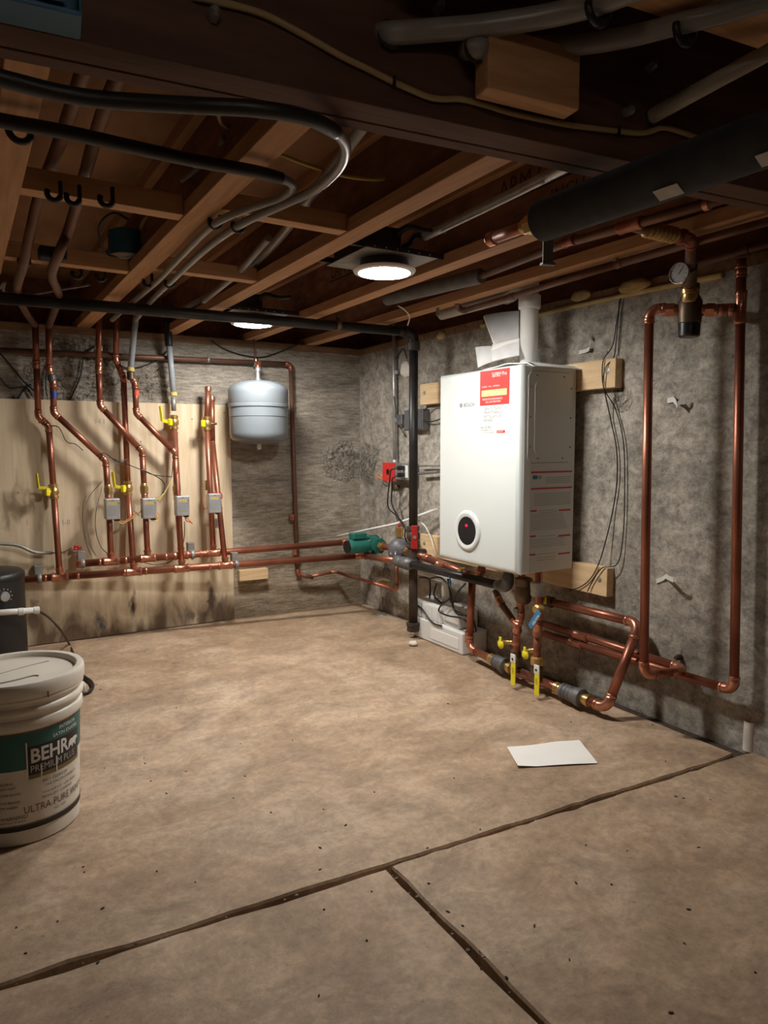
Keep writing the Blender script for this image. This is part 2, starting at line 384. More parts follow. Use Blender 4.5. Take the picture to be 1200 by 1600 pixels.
def ball_valve(parent, p, d, r, side, lever_pts, m='brass', lm='yellow', hub=True, lw=.014):
    d = V(d).normalized(); ln = r*5.2; s = V(side).normalized()
    b = lathe('ball_valve', V(p)-d*ln/2, d, [(r*1.1,0),(r*1.45,ln*.05),(r*1.45,ln*.2),(r*1.2,ln*.24),(r*1.65,ln*.38),(r*1.65,ln*.62),(r*1.2,ln*.76),(r*1.45,ln*.8),(r*1.45,ln*.95),(r*1.1,ln)], m, parent, 16)
    tube('stem', [V(p), V(p)+s*r*2.5], r*.55, m, b, 10)
    if hub: box('handle_hub', V(p)+s*r*2.6, (.022, .016, .034), lm, b, .003, axrot(s))
    if lever_pts:
        L = [V(q) for q in lever_pts]
        for i in range(len(L)-1):
            dd = L[i+1]-L[i]; box('lever', (L[i]+L[i+1])/2, (dd.length+.004, .005, lw), lm, b, .0015, axrot(dd, s.cross(dd) if abs(s.dot(dd.normalized())) < .9 else d))
    return b

# ================================================================ structure
WH = 1.487                       # top of the concrete walls
JB = 1.525                       # underside of the joists
SUB = 1.765                      # underside of the floor above
# --- floor: three cast slabs with open joints over a dirt bed
floor = struct(boxmm('floor', (-4.3,-6.6,-.12), (.25,.25,-.035), 'joint_dark'))
def jit(a, b, n, amp):
    a, b = V(a), V(b); d = (b-a).normalized(); nrm = V((-d.y, d.x, 0)); out = []
    for i in range(n+1):
        p = a+(b-a)*i/n
        out.append(p + nrm*amp*(noise.noise(p*9)+.6*noise.noise(p*31+V((5,1,0)))))
    return out
S0, S1, S2 = K(0,1541,0), K(604,1352,0), K(1147,1181,0)
dS = (S1-S0).normalized(); SL = S0 - dS*2.3; SR = S2 + (S2-S1).normalized()*.3
T1 = K(848,1598,0); T2 = S1 + (T1-S1).normalized()*4.2
G = .0062
def slab(poly):
    n = len(poly); top = [V((p.x, p.y, 0)) for p in poly]; bot = [V((p.x, p.y, -.05)) for p in poly]
    # small chamfer at the rim
    c = sum(top, V())/n
    ins = []
    for i in range(n):
        a, b_, c_ = top[i-1], top[i], top[(i+1) % n]
        t = ((b_-a).normalized()+(c_-b_).normalized()); nr = V((-t.y, t.x, 0)).normalized(); ins.append(b_+nr*.004)
    low = [p-V((0,0,.005)) for p in top]
    fs = [tuple(range(n))] + [(i, (i+1) % n, n+(i+1) % n, n+i)[::-1] for i in range(n)] + [(n+i, n+(i+1) % n, 2*n+(i+1) % n, 2*n+i)[::-1] for i in range(n)]
    return mesh('concrete_slab', ins+low+bot, fs, 'concrete_floor', floor)
up = V((0, G, 0)); dn = V((0, -G, 0))
eA = jit(SL+up, S1+up, 60, .0085) + jit(S1+up, SR+up, 40, .0085)[1:]
eA = [p for p in eA if p.x < -.075]
eR = [V((-.055-.006*noise.noise(V((0,y_*9,0)))-.005*noise.noise(V((3,y_*31,0))) if y_ < -1.9 else -.052*max(0,(-.6-y_)/1.3)-.003, y_, 0)) for y_ in [eA[-1].y+.006+k*(-.01-eA[-1].y-.006)/40 for k in range(41)]]
slab(eA + eR + [V((-.002, .2, 0)), V((-4.25, .2, 0))])
sd = (T2-S1).normalized(); sn = V((-sd.y, sd.x, 0))
eB = jit(S1+dn-sn*G*1.2+V((0,-.004,0)), SL+dn, 60, .0085)
eBs = jit(T2-sn*G, S1+dn-sn*G*1.2+V((0,-.004,0)), 60, .0075)
slab(eB + [V((-4.25,-6.5,0)), V((T2.x, -6.5, 0))] + eBs[1:-1])
eC = jit(SR+dn, S1+dn+sn*G*1.2, 50, .0085)
eCs = jit(S1+dn+sn*G*1.2, T2+sn*G, 60, .0075)
slab(eC + eCs[1:] + [V((T2.x+.02, -6.5, 0)), V((.2,-6.5,0))])

boxmm('wall_base_strip', (-.075,-2.49,-.05), (0,-.55,-.012), 'joint_dark', floor)  # dark strip set into the gap along the foot of the right wall
# --- walls
wb = struct(boxmm('wall_back', (-4.3, 0, -.05), (.25, .25, WH), 'concrete_back'))
wr = struct(boxmm('wall_right', (0, -6.6, -.05), (.25, 0, WH), 'concrete_right'))
struct(boxmm('wall_left', (-4.5,-6.6,-.05), (-4.3,.25,1.95), 'concrete_right'))
struct(boxmm('wall_front', (-4.3,-6.8,-.05), (.25,-6.6,1.95), 'concrete_right'))
# plank-form ridges left on the wall faces
# --- sill plates and rim boards
s1 = struct(boxmm('trim_1', (-4.3, .0, WH), (.25, .14, JB-.002), 'sill_wood'))
boxmm('rim_board', (-4.3, .16, WH), (.25, .2, SUB), 'web_osb', s1)
s2 = struct(boxmm('trim_2', (.0, -6.6, WH), (.14, -.002, JB-.002), 'sill_wood'))
boxmm('rim_board', (.145, -6.6, WH), (.19, .15, SUB+.14), 'web_osb', s2)
# --- ceiling: floor sheathing above, joists, beam, blocking
ceil = struct(boxmm('ceiling', (-4.3, -2.9, SUB), (.25, .25, SUB+.02), 'subfloor'))
boxmm('sheathing_panel', (-4.3, -6.6, 1.90), (.25, -2.58, 1.92), 'subfloor', ceil)
BA = math.radians(-6.4); bdir = V((math.cos(BA), math.sin(BA), 0)); bnor = V((-bdir.y, bdir.x, 0))
BP = V((-1.49, -2.642, 0))       # a point under the back edge of the beam
def beam_back(x): return BP.y + (x-BP.x)*bdir.y/bdir.x
BB = 1.468; BWD = .089
def joist(xc, y0, y1, jb, top, fw=.062, fh=.038):
    wb_ = boxmm('floor_joist', (xc-.006, y0, jb+fh), (xc+.006, y1, top-fh), 'web_osb', ceil)
    boxmm('bottom_flange', (xc-fw/2, y0, jb), (xc+fw/2, y1, jb+fh), 'flange_wood', wb_, .002)
    boxmm('top_flange', (xc-fw/2, y0, top-fh), (xc+fw/2, y1, top), 'flange_wood', wb_)
    return wb_
JX = {'y': -2.375, 'z': -1.947, 'a': -1.52, 'b': -1.106, 'c': -.676, 'd': -.318}
JO = {}
for k, x in list(JX.items())+[('w', -2.8), ('v', -3.22), ('u', -3.64), ('t', -4.06)]:
    JO[k] = joist(x, beam_back(x)+.012, .14, JB, SUB)
for i in range(10): joist(-3.95+i*.43, -6.6, -2.95, 1.66, 1.90)
for i in range(3):      # plies of the laminated beam
    c = BP + bdir*(-.65) - bnor*(BWD*(i+.5)/3)
    box('beam_ply', (c.x, c.y, (BB+1.9)/2+ (.0015 if i == 1 else 0)), (4.3, BWD/3-.0005, 1.9-BB), 'beam_wood', ceil, .002, axrot(bdir))
def beamface(x, y, out=0):       # point on the camera side of the beam
    d = _ray(x, y); p0 = BP - bnor*(BWD+out); t = (p0-CAM).dot(bnor)/d.dot(bnor); return CAM+d*t
# boards nailed across between the joists
def blocking(a, b, yc, wy=.05, h=.04, z0=JB+.004):
    o = boxmm('blocking_board', (a, yc-wy/2, z0), (b, yc+wy/2, z0+h), 'block_wood', ceil, .002); return o
zz, aa, bb = JX['z']+.031, JX['a'], JX['b']
blocking(zz, aa-.031, -1.855, .05, .05); blocking(zz, aa-.031, -1.195, .045, .05)
blocking(aa+.031, bb-.031, -1.95, .045, .045); blocking(aa+.031, bb-.031, -1.28, .045, .045)
p1, p2 = K(960,5,1.62), K(1200,83,1.62)
db = (p2-p1).normalized(); cb = p1 + db*.2 - V((-db.y, db.x, 0))*.045
box('blocking_board', (cb.x, cb.y, 1.64), (1.1, .09, .038), 'block_wood', ceil, .002, axrot(db))
# short block nailed to the camera side of the beam
pa, pb = beamface(752,150,.04), beamface(893,176,.04)
cbk = (pa+pb)/2; hgt = .095
box('blocking_board', (cbk.x, cbk.y, cbk.z+hgt/2), ((pb-pa).length, .04, hgt), 'block_wood', ceil, .003, axrot(bdir))
# galvanised seat plates where two joists meet the beam
for k in ('a', 'b'):
    x = JX[k]; y = beam_back(x)
    pl = boxmm('joist_hanger', (x-.034, y+.004, JB-.0025), (x+.034, y+.058, JB-.0005), 'galv', JO[k])
    for s in (-1, 1): boxmm('hanger_side', (x+s*.031-.0012+s*.0016, y+.004, JB-.002), (x+s*.031+.0012+s*.0016, y+.03, JB+.11), 'galv', JO[k])
    for q in ((-.018,.02),(.012,.04)): lathe('nail_head', (x+q[0], y+q[1], JB-.0040), (0,0,1), [(.004,0),(.004,.0015)], 'seam_dark', JO[k], 8)
# stamped print on the joist webs
def webtext(k, s, size, y, z, **kw): text('web_print', s, size, (JX[k]-.0068, y, z), (0,-1,0), (0,0,1), 'web_ink', JO[k], **kw)
webtext('c', 'LAM BEAM', .075, -.98, 1.655, sx=.9); rects('print_rule', [(0,0,.32,.006)], (JX['c']-.0068,-.97,1.64), (0,-1,0), (0,0,1), 'web_ink', JO['c'])
webtext('c', 'ARM CITS', .075, -2.06, 1.66, sx=.9); rects('print_rule', [(0,0,.40,.006)], (JX['c']-.0068,-2.04,1.645), (0,-1,0), (0,0,1), 'web_ink', JO['c'])
webtext('c', 'INCH', .05, -2.27, 1.595)
webtext('c', 'APA 16', .04, -.6, 1.62); webtext('c', 'III-I OC', .04, -.6, 1.58)
# ================================================================ ceiling lamps
def lamp(x, y, z, label, grp='disc downlights', near=False):
    t = thing('ceiling_downlight', label, 'ceiling light', (x, y, z), grp)
    rim = lathe('trim_ring', (x,y,z), (0,0,1), [(.082,.001),(.084,0),(.097,.003),(.101,.009),(.1,.012),(.084,.012)], 'lamp_rim', t, 40)
    if near: lathe('baffle', (x,y,z+.002), (0,0,1), [(.0835,0),(.0835,.038),(.0815,.038),(.0815,0)], 'dark_can', t, 40)  # only on the added lamps: keeps their light low, mostly on the floor
    lathe('lens', (x,y,z+(.034 if near else .0005)), (0,0,1), [(.02,-.002),(.05,-.0015),(.0835,0),(.0835,.006)], 'lamp_lens_added' if near else 'lamp_lens', t, 40)
    lathe('can', (x,y,z+.012), (0,0,1), [(.078,0),(.078,.03)], 'dark_can', t, 28)
    pl = boxmm('mounting_plate', (x-.13,y-.11,z+.040), (x+.13,y+.15,z+.0425), 'galv_dull', t)
    for i in range(7):
        for j in range(2): boxmm('plate_lip', (x-.13, y-.11+j*.258, z+.0425), (x+.13, y-.108+j*.258, z+.053), 'dark_can', pl) if i == 0 else None
    jb = boxmm('junction_box', (x-.115, y-.07, z+.043), (x+.02, y+.13, z+.125), 'dark_can', t, .003)
    for s in (-.09, .13): boxmm('hanger_bar', (x-.2, y+s-.006, z+.045), (x+.2, y+s+.006, z+.062), 'dark_can', t)
    for k in range(6): lathe('screw', (x-.1+.04*k, y-.1115, z+.047), (0,1,0), [(.003,0),(.003,.003)], 'galv', pl, 8)
    wire('conduit_whip', [(x+.0,y-.072,z+.1),(x+.02,y-.11,z+.12),(x+.06,y-.16,z+.1),(x+.1,y-.2,z+.1)], .009, 'dark_can', t)
    return t
lamp(-.871, -1.727, 1.5, 'lit round ceiling light nearer the beam, the larger in view')
lamp(-.893, -.608, 1.5, 'lit round ceiling light near the back wall, just above the grey tank')
lamp(-2.0, -3.72, 1.63, 'unseen ceiling light added directly above the viewpoint to brighten the foreground', near=True)  # unseen lamp, added to brighten the foreground floor and bucket
lamp(-2.0, -5.3, 1.63, 'unseen ceiling light added farthest behind the viewpoint to brighten the foreground', near=True)  # second unseen lamp, added behind the camera for more foreground light

# ================================================================ back wall: plywood and manifold
x1 = B(363, 800, .02).x
ply = thing('plywood_panel', 'tall pale plywood backing sheet screwed to the back wall, stained along its foot', 'panel', (-1.9, -.009, 0))
boxmm('plywood_sheet', (-3.24, -.018, .004), (-2.03, -.001, 1.172), 'plywood', ply, .001)
boxmm('plywood_sheet', (-2.027, -.018, .004), (x1, -.001, 1.172), 'plywood', ply, .001)
for a, b_ in ((28,770),(196,645),(300,655),(350,645),(60,905),(220,690),(345,800)):
    p = B(a, b_, .0185); lathe('screw', p, (0,-1,0), [(.0035,0),(.0035,.0008)], 'seam_dark', ply, 8)
for s, xx, yy in (('I-I I', 148, 662), ('III CI', 295, 690), ('I-II', 97, 820)):
    p = B(xx, yy, .0187); text('stamp_print', s, .035, p, (1,0,0), (0,0,1), 'ink_grey', ply)
c = boxmm('wood_cleat', B(371,907,0)-V((0,.038,0)), B(415,886,.0), 'pine_x', None, .002)
tag(c, 'short wood cleat on the back wall right of the plywood, below the copper manifold', 'board')

RH = .0172; RR = .0143
# headers
hU0, hU1 = B(124,881,.11), V((-.235,-.20,.408))
hL0, hL1 = B(30,906,.06), K(567,868,.345)
up_t = thing('copper_header', 'upper copper manifold header running from capped end to green pump', 'pipe', (hU0.x, hU0.y, 0))
ud = (hU1-hU0).normalized()
tube('pipe', [hU0, hU1], RH, 'copper', up_t)
lathe('end_cap', hU0-ud*.01, ud, [(RH*.5,-.006),(RH*1.1,0),(RH*1.25,.006),(RH*1.25,.03),(RH*1.05,.032)], 'copper_bright', up_t)
lo_t = thing('copper_header', 'lower copper manifold header emerging behind the black tank', 'pipe', (hL0.x, hL0.y, 0))
ld = (hL1-hL0).normalized()
def on(a, d, x): return a + d*((x-a.x)/d.x)
# the lower header turns the corner and becomes the boiler return
rt1 = W(622,877,.212)
run(lo_t, [hL0, hL1, rt1], RH, rb=.03)
def tee(par, p, d, branch, r=RH, rb=RR, ln=.075):
    t = coupling(par, p, d, r, ln, name='tee'); b = V(branch).normalized()
    lathe('branch_socket', V(p)+b*r*.9, b, [(rb*1.12,0),(rb*1.12,r*.8),(rb*1.27,r*.9),(rb*1.27,r*1.5),(rb*1.05,r*1.55)], 'copper_bright', t, 14)
def pu(x): return on(hU0, ud, x)
def pl_(x): return on(hL0, ld, x)

def riser(label, parts): return thing('copper_riser', label, 'pipe', parts, 'copper risers on the plywood')
# R1: far left, with yellow ball valve, into the lower header
OFu, OFl = .105, .06
r1b = pl_(B(92,890,.06).x)
R1 = riser('leftmost copper riser with a jog and a yellow-handled valve, ending in the lower header', (r1b.x, r1b.y, 0))
v1 = B(84,768,.06)
wire('overhead_pipe', [K(140,85,1.625), K(130,113,1.625), K(97,212,1.612), K(62,304,1.604), K(50,352,1.56), K(37,410,1.503), K(27,455,1.503), K(40,487,1.503), B(55,508,.065)], RR, 'copper_dull', R1, 14)
run(R1, [B(55,505,.065), B(57,570,.065), B(60,651,.062), B(76,666,.06), v1, r1b], RR, 'copper', rb=.028)
tee(lo_t, r1b, ld, (0,0,1)); ring('coupling', B(57,570,.065), (0,0,1), RR, R1)
ball_valve(R1, v1, (B(86,783,.06)-B(82,750,.06)), RR, (-.8,-.6,0), [B(72,763,.085), B(60,762,.085), B(57,740,.085)])
# R2
z2 = B(173,880,OFu); r2b = pu(z2.x)
R2 = riser('second copper riser from the left, with blue tape and a slanted lower run', (r2b.x, r2b.y, 0))
wire('overhead_pipe', [K(196,88,1.625), K(185,118,1.625), K(155,195,1.612), K(120,318,1.604), K(105,365,1.56), K(92,396,1.503), K(81,430,1.503), K(92,462,1.500), K(84,488,1.50), B(76,510,.10)], RR, 'copper_dull', R2, 14)
run(R2, [B(76,505,.10), B(77,578,.105), B(83,598,.105), B(84,645,.105), B(165,720,OFu), B(169,772,OFu), r2b], RR, 'copper', rb=.026)
lathe('reducer', B(80,585,.105), (.12,0,-1), [(.015,0),(.0175,.004),(.0175,.03),(.015,.034)], 'grey_iron', R2)
lathe('blue_tape', B(83.5,612,.105), (0,0,-1), [(.0148,0),(.0148,.03)], 'blue_tape', R2)
tee(up_t, r2b, ud, (0,0,1)); hexnut(R2, B(169,765,OFu), (0,0,-1), RR, .05)
# R3
r3b = pu(B(229,870,OFu).x)
R3 = riser('third copper riser from the left, white-collared, slanting right to a grey control box', (r3b.x, r3b.y, 0))
run(R3, [B(155,478,.13), B(154,578,OFu), B(156.5,634,OFu), B(222,705,OFu), B(226,775,OFu), r3b], RR, rb=.026)
lathe('white_collar', B(154,540,OFu+.004), (0,0,-1), [(.0148,0),(.0165,.002),(.0165,.022),(.0148,.024)], 'pvc', R3)
coupling(R3, B(154.3,568,OFu), (0,0,1), RR, .05); tee(up_t, r3b, ud, (0,0,1)); hexnut(R3, B(225,763,OFu), (0,0,-1), RR, .05)
# R4
r4b = pl_(B(204,892,.06).x)
R4 = riser('straight copper riser with a yellow valve passing behind the upper header', (r4b.x, r4b.y, 0))
v4 = B(200,763,.062)
run(R4, [B(182,478,.08), B(181,562,.065), B(193,590,.062), v4, r4b], RR, rb=.026)
ball_valve(R4, v4, (0,0,1), RR, (-.7,-.7,0), [B(191,762,.085), B(179,760,.09), B(176,738,.09)])
tee(lo_t, r4b, ld, (0,0,1))
# R5: grey tubing from the ceiling into copper
r5b = pu(B(280,865,OFu).x)
R5 = riser('copper riser fed by grey plastic tubing, marked with red tape', (r5b.x, r5b.y, 0))
tube('plastic_tube', [B(214,486,.12), B(210,515,.12), B(204,576,.115)], .0145, 'blue_grey_pex', R5)
lathe('crimp_ring', B(204,574,.115), (-.02,0,-1), [(.0165,0),(.0185,.002),(.0185,.018),(.0165,.02)], 'yellow_wire', R5)
lathe('adapter', B(204,581,.115), (0,0,-1), [(.0145,0),(.018,.002),(.018,.035),(.012,.04)], 'bronze_dark', R5)
run(R5, [B(205,588,.115), B(211,600,.112), B(213,646,.11), B(274,708,OFu), B(276,775,OFu), r5b], RR, rb=.024)
lathe('red_tape', B(212.3,610,.112), (0,0,-1), [(.0148,0),(.0148,.027)], 'red_tape', R5)
tee(up_t, r5b, ud, (0,0,1)); hexnut(R5, B(276,763,OFu), (0,0,-1), RR, .05)
# R6: black sleeve, blue-grey tube, valve, behind R5 into the lower header
r6b = pl_(B(275,885,.06).x)
R6 = riser('copper riser fed by a pale tube in a black sleeve, valve just below', (r6b.x, r6b.y, 0))
wire('black_sleeve', [B(263,478,.09), B(262,505,.08), B(264,541,.075)], .019, 'black_sleeve', R6, 14)
tube('plastic_tube', [B(264,535,.075), B(271,614,.065)], .0145, 'blue_grey_pex', R6)
lathe('crimp_ring', B(271,613,.065), (0,0,-1), [(.0165,0),(.0185,.002),(.0185,.016),(.0165,.018)], 'yellow_wire', R6)
tube('adapter', [B(271,620,.065), B(271.5,642,.065)], .013, 'galv_dull', R6)
v6 = B(272,660,.065); tube('pipe', [v6, r6b], RR, 'copper', R6)
ball_valve(R6, v6, (0,0,1), RR, (-.7,-.7,0), [B(264,660,.09), B(253,657,.095), B(250,635,.095)])
tee(lo_t, r6b, ld, (0,0,1)); coupling(R6, B(273,682,.063), (0,0,1), RR, .045)
# R7, R8: capped pair
r7b = pu(B(329,862,OFu).x)
R7 = riser('rightmost front copper riser with capped top and yellow valve', (r7b.x, r7b.y, 0))
v7 = B(323,662,OFu); run(R7, [B(325,607,OFu), v7, r7b], RR, rb=.02, elbow=None)
lathe('end_cap', B(325,604,OFu), (0,0,-1), [(.006,-.003),(.0155,0),(.0175,.005),(.0175,.022),(.0150,.024)], 'copper_bright', R7)
ball_valve(R7, v7, (0,0,1), RR, (-.7,-.7,0), None); tube('purge_outlet', [v7, v7+V((.05,-.01,.0))], .006, 'bronze_dark', R7)
hexnut(R7, B(325,758,OFu), (0,0,-1), RR, .05); ring('coupling', B(324,683,OFu), (0,0,1), RR, R7, ln=.02); tee(up_t, r7b, ud, (0,0,1))
r8b = pl_(B(338,880,.06).x)
R8 = riser('rightmost rear copper riser standing just behind the capped one', (r8b.x, r8b.y, 0))
run(R8, [B(331,622,.065), B(332,690,.065), r8b], RR, elbow=None)
tee(lo_t, r8b, ld, (0,0,1)); lathe('pipe_tag', B(338,810,.065), (0,0,-1), [(.0149,0),(.0149,.05)], 'label_white', R8)
lathe('end_cap', B(331,619,.065), (0,0,-1), [(.006,-.003),(.0155,0),(.0175,.005),(.0175,.022),(.0150,.024)], 'copper_bright', R8)
for x_ in (155,195,257,310): ring('coupling', pu(B(x_,875,OFu).x), ud, RH, up_t)
for x_ in (70,120,190,222,265,316): ring('coupling', pl_(B(x_,895,.06).x), ld, RH, lo_t)
# pipe clamps
def clamp(par, p, r, up_=.045):
    b = box('clamp_bracket', V(p)+V((.0,.03,.035)), (.034, .035, .05), 'galv_dull', par, .002)
    lathe('clamp_ring', V(p)-V((.008,0,0)), (1,0,0), [(r*1.2,0),(r*1.28,.002),(r*1.28,.016),(r*1.2,.018)], 'galv_dull', b, 16)
    lathe('clamp_screw', V(p)+V((0,-.002,-r-.012)), (0,0,1), [(.004,0),(.004,.02)], 'galv', b, 8)
for x_ in (128, 297): clamp(up_t, pu(B(x_,870,OFu).x), RH)
for x_ in (60, 354): clamp(lo_t, pl_(B(x_,890,.06).x), RH)

# zone valve control boxes clipped on the risers
def zone_box(x, y, label):
    p = B(x, y, OFu+.035)
    t = thing('zone_valve_actuator', label, 'control box', p-V((0,0,.05)), 'grey control boxes on the risers')
    h = box('housing', p, (.066, .05, .100), 'galv', t, .004)
    fp = p+V((-.030, -.0256, .045))
    rects('yellow_print', [(.010,-.024,.052,-.012)], fp, (1,0,0), (0,0,1), 'yellow_wire', h)
    text('print', 'CAUTION', .011, fp+V((.012,-.0002,-.0215)), (1,0,0), (0,0,1), 'ink', h)
    rects('fine_print', [(.006,-.034-.007*k,.054-.006*((k*5) % 3),-.031-.007*k) for k in range(7)], fp, (1,0,0), (0,0,1), 'ink_grey', h)
    lathe('screw', p+V((0,-.025,.042)), (0,-1,0), [(.003,0),(.003,.0015)], 'seam_dark', h, 8)
    box('terminal_foot', p+V((.02,0,-.053)), (.024,.03,.012), 'black_plastic', t, .002)
    return t, p
Z1, q1 = zone_box(175,795, 'leftmost grey control box clipped on a riser, beside the straight riser')
Z2, q2 = zone_box(232,794, 'second grey control box from the left, yellow wires at its right side')
Z3, q3 = zone_box(284,790, 'third grey control box from the left, orange wires hanging below')
Z4, q4 = zone_box(334,786, 'rightmost grey control box, red wires looping beside it on the paired risers')
def bw(par, pts, m, r=.0022, off=.13): return wire('wire', [B(a, b, c[0] if c else off) for a, b, *c in pts], r, m, par, 6)
bw(Z1, [(181,812),(190,818),(200,814),(212,806),(221,798)], 'yellow_wire'); bw(Z1, [(181,812),(193,815),(205,808),(215,800)], 'orange_wire')
bw(Z2, [(241,783),(249,778),(255,772),(248,784)], 'yellow_wire', .003); bw(Z2, [(241,800),(248,808),(245,815),(236,812)], 'yellow_wire'); bw(Z2, [(241,798),(249,805),(243,813)], 'orange_wire')
bw(Z3, [(288,806),(295,812),(301,818)], 'orange_wire', .003); bw(Z3, [(288,806),(292,814),(299,816)], 'red')
bw(Z4, [(330,770),(342,768),(347,776),(343,785),(347,795),(341,804)], 'red', .003); bw(Z4, [(322,772),(317,782),(320,792),(324,795)], 'orange_wire')
cw = thing('control_wiring', 'black and yellow control wires strung between the copper risers', 'wires', B(200,760,.02))
for pts, m in (([(60,660,.05),(75,665,.09),(92,668,.11),(104,690,.12),(118,694,.12),(130,704,.12)], 'black_plastic'),
               ([(150,712,.125),(163,708,.125),(175,716,.12),(190,722,.11),(218,733,.13),(240,742,.12),(268,745,.1)], 'black_plastic'),
               ([(170,712,.12),(185,722,.1),(200,716,.08)], 'black_plastic'),
               ([(225,735,.13),(250,748,.1),(258,760,.1),(252,774,.11),(245,782,.13)], 'black_plastic'),
               ([(270,720,.09),(268,745,.09),(260,765,.1),(250,780,.12)], 'yellow_wire'),
               ([(160,760,.12),(150,800,.1),(150,830,.08),(158,855,.08),(170,866,.09)], 'ink_grey'),
               ([(160,752,.12),(140,775,.06),(133,800,.04),(135,840,.03),(150,868,.05)], 'ink_grey'),
               ([(288,815,.1),(288,840,.08),(281,862,.09),(265,878,.05),(240,882,.04),(215,876,.04)], 'black_plastic'),
               ([(203,770,.07),(208,795,.08),(218,806,.1)], 'ink_grey')):
    wire('wire', [B(a, b, c_) for a, b, c_ in pts], .0022, m, cw, 6)
oc = thing('old_cable_tangle', 'tangle of old dark cables hanging on the concrete above the plywood at far left', 'cable', B(40,580,.01))
for pts in ([(0,552),(20,575),(38,597),(55,612),(75,632),(95,650),(112,670)], [(20,618),(28,630),(30,642),(55,650)], [(48,600),(35,612),(25,625),(5,628)],
            [(150,540),(132,556),(125,590),(110,625),(103,652)], [(80,560),(72,590),(73,618)], [(0,590),(15,606),(40,605),(52,620)],
            [(190,572),(205,576),(230,570),(250,560),(262,548)], [(330,532),(350,545),(380,555),(410,558),(440,549),(470,536)]):
    wire('cable', [B(a, b, .012) for a, b in pts], .0035, 'black_plastic', oc, 6)
# armoured flex at the left edge with red wire connectors
fx = thing('flexible_conduit', 'grey armoured flex ending in red wire connectors, above the black tank', 'cable', B(40,860,.05))
fpts = smooth_pts([B(-30,850,.06), B(5,850,.06), B(30,853,.06), B(55,863,.055), B(82,864,.05)], 16)
tube('conduit', fpts, [.0085 if i % 2 else .0065 for i in range(len(fpts))], 'galv_dull', fx, 8)
wire('wire', [B(82,864,.05), B(98,863,.06), B(112,856,.06)], .003, 'bronze_dark', fx)
for a, b in ((117,854),(122,857),(116,858)): lathe('wire_nut', B(a,b,.065), (1,0,.2), [(.004,-.004),(.0075,0),(.006,.014),(.003,.018)], 'red', fx, 8)

# thin copper line along the top of the back wall, down and round the corner
tl = thing('copper_feed_line', 'thin copper line along the top of the back wall, dropping beside the tank', 'pipe', B(465,895,.03))
cz = B(465,897,.035)
run(tl, [B(-60,544,.04), B(454,569,.04), cz, B(489,902,.04)], .0125, 'copper_dull', 'copper', rb=.02)
tube('pipe', [B(486,902,.04), V((B(486,902,.04)))+V((0,-.001,0))], .0125, 'copper', tl)
e1 = W(523,893,.03); e2 = W(620,922,.10); e3 = W(620,880,.10)
e1 = B(523,893,.045)
run(tl, [B(480,902,.04), e1, e2, e3], .0095, 'copper', rb=.018)
for a, b in ((325,562),(398,569)): lathe('wall_clip', B(a,b,.042), (1,0,0), [(.0135,-.006),(.016,-.004),(.016,.004),(.0135,.006)], 'galv_dull', tl, 10)
for a, b in ((456,808),(461,862)): coupling(tl, B(a,b,.036), (0,0,1), .0125, .035)
tube('pipe', [B(404,568,.04), B(404,568,.12)], .0115, 'copper', tl); 
run(tl, [B(404,568,.045), B(404,568,.17), B(404,592,.17)], .0115, 'copper', rb=.016)
lathe('vent_stub', B(400,566,.05), (0,0,1), [(.010,0),(.014,.004),(.014,.016),(.010,.02)], 'copper_bright', tl)
tube('riser_tube', [B(400,566,.05), B(396,522,.05)], .0055, 'copper_dull', tl, 8)
bvm = W(600,910,.085); 
vlv = lathe('stop_valve', bvm-V((0,.0,0)), e2-e1, [(.010,-.03),(.014,-.028),(.014,-.012),(.017,-.01),(.017,.01),(.014,.012),(.014,.028),(.010,.03)], 'brass', tl, 12)
# expansion tank
tk = B(404,640,.20); trad = (B(448.5,640,.20).x-B(361,640,.20).x)/2; zt, zb = B(404,594,.20).z, B(404,690,.20).z
T = thing('expansion_tank', 'pale grey-blue steel expansion tank hanging on the back wall', 'tank', (tk.x, tk.y, zb))
H = zt-zb
lathe('upper_shell', (tk.x,tk.y,zb), (0,0,1), [(trad*.997,H*.60),(trad*1.0,H*.605),(trad*1.0,H*.80),(trad*.985,H*.845),(trad*.93,H*.885),(trad*.78,H*.94),(trad*.5,H*.98),(trad*.2,H*.998),(.02,H)], 'tank_grey', T, 48)
lathe('lower_shell', (tk.x,tk.y,zb), (0,0,1), [(.03,-.012),(trad*.5,-.01),(trad*.86,.006),(trad*.95,.02),(trad*.972,.045),(trad*.972,H*.40),(trad*.985,H*.405),(trad*.985,H*.60)], 'tank_grey', T, 48)
lathe('seam_band', (tk.x,tk.y,zb+H*.55), (0,0,1), [(trad*.985,0),(trad*1.012,.003),(trad*1.012,.017),(trad*.99,.02)], 'tank_grey', T, 48)
lathe('air_valve', (tk.x,tk.y,zb-.03), (0,0,1), [(.006,-.012),(.011,-.006),(.011,.012),(.008,.02)], 'pvc', T, 12)
lathe('nipple', (tk.x,tk.y,zt-.002), (0,0,1), [(.016,0),(.016,.012),(.011,.014),(.011,.045),(.015,.047),(.015,.065),(.011,.068)], 'galv', T, 14)
nk = V((tk.x, tk.y, zt+.06)); tube('nipple_pipe', [nk, nk+V((0,0,.02))], .0115, 'copper', T)
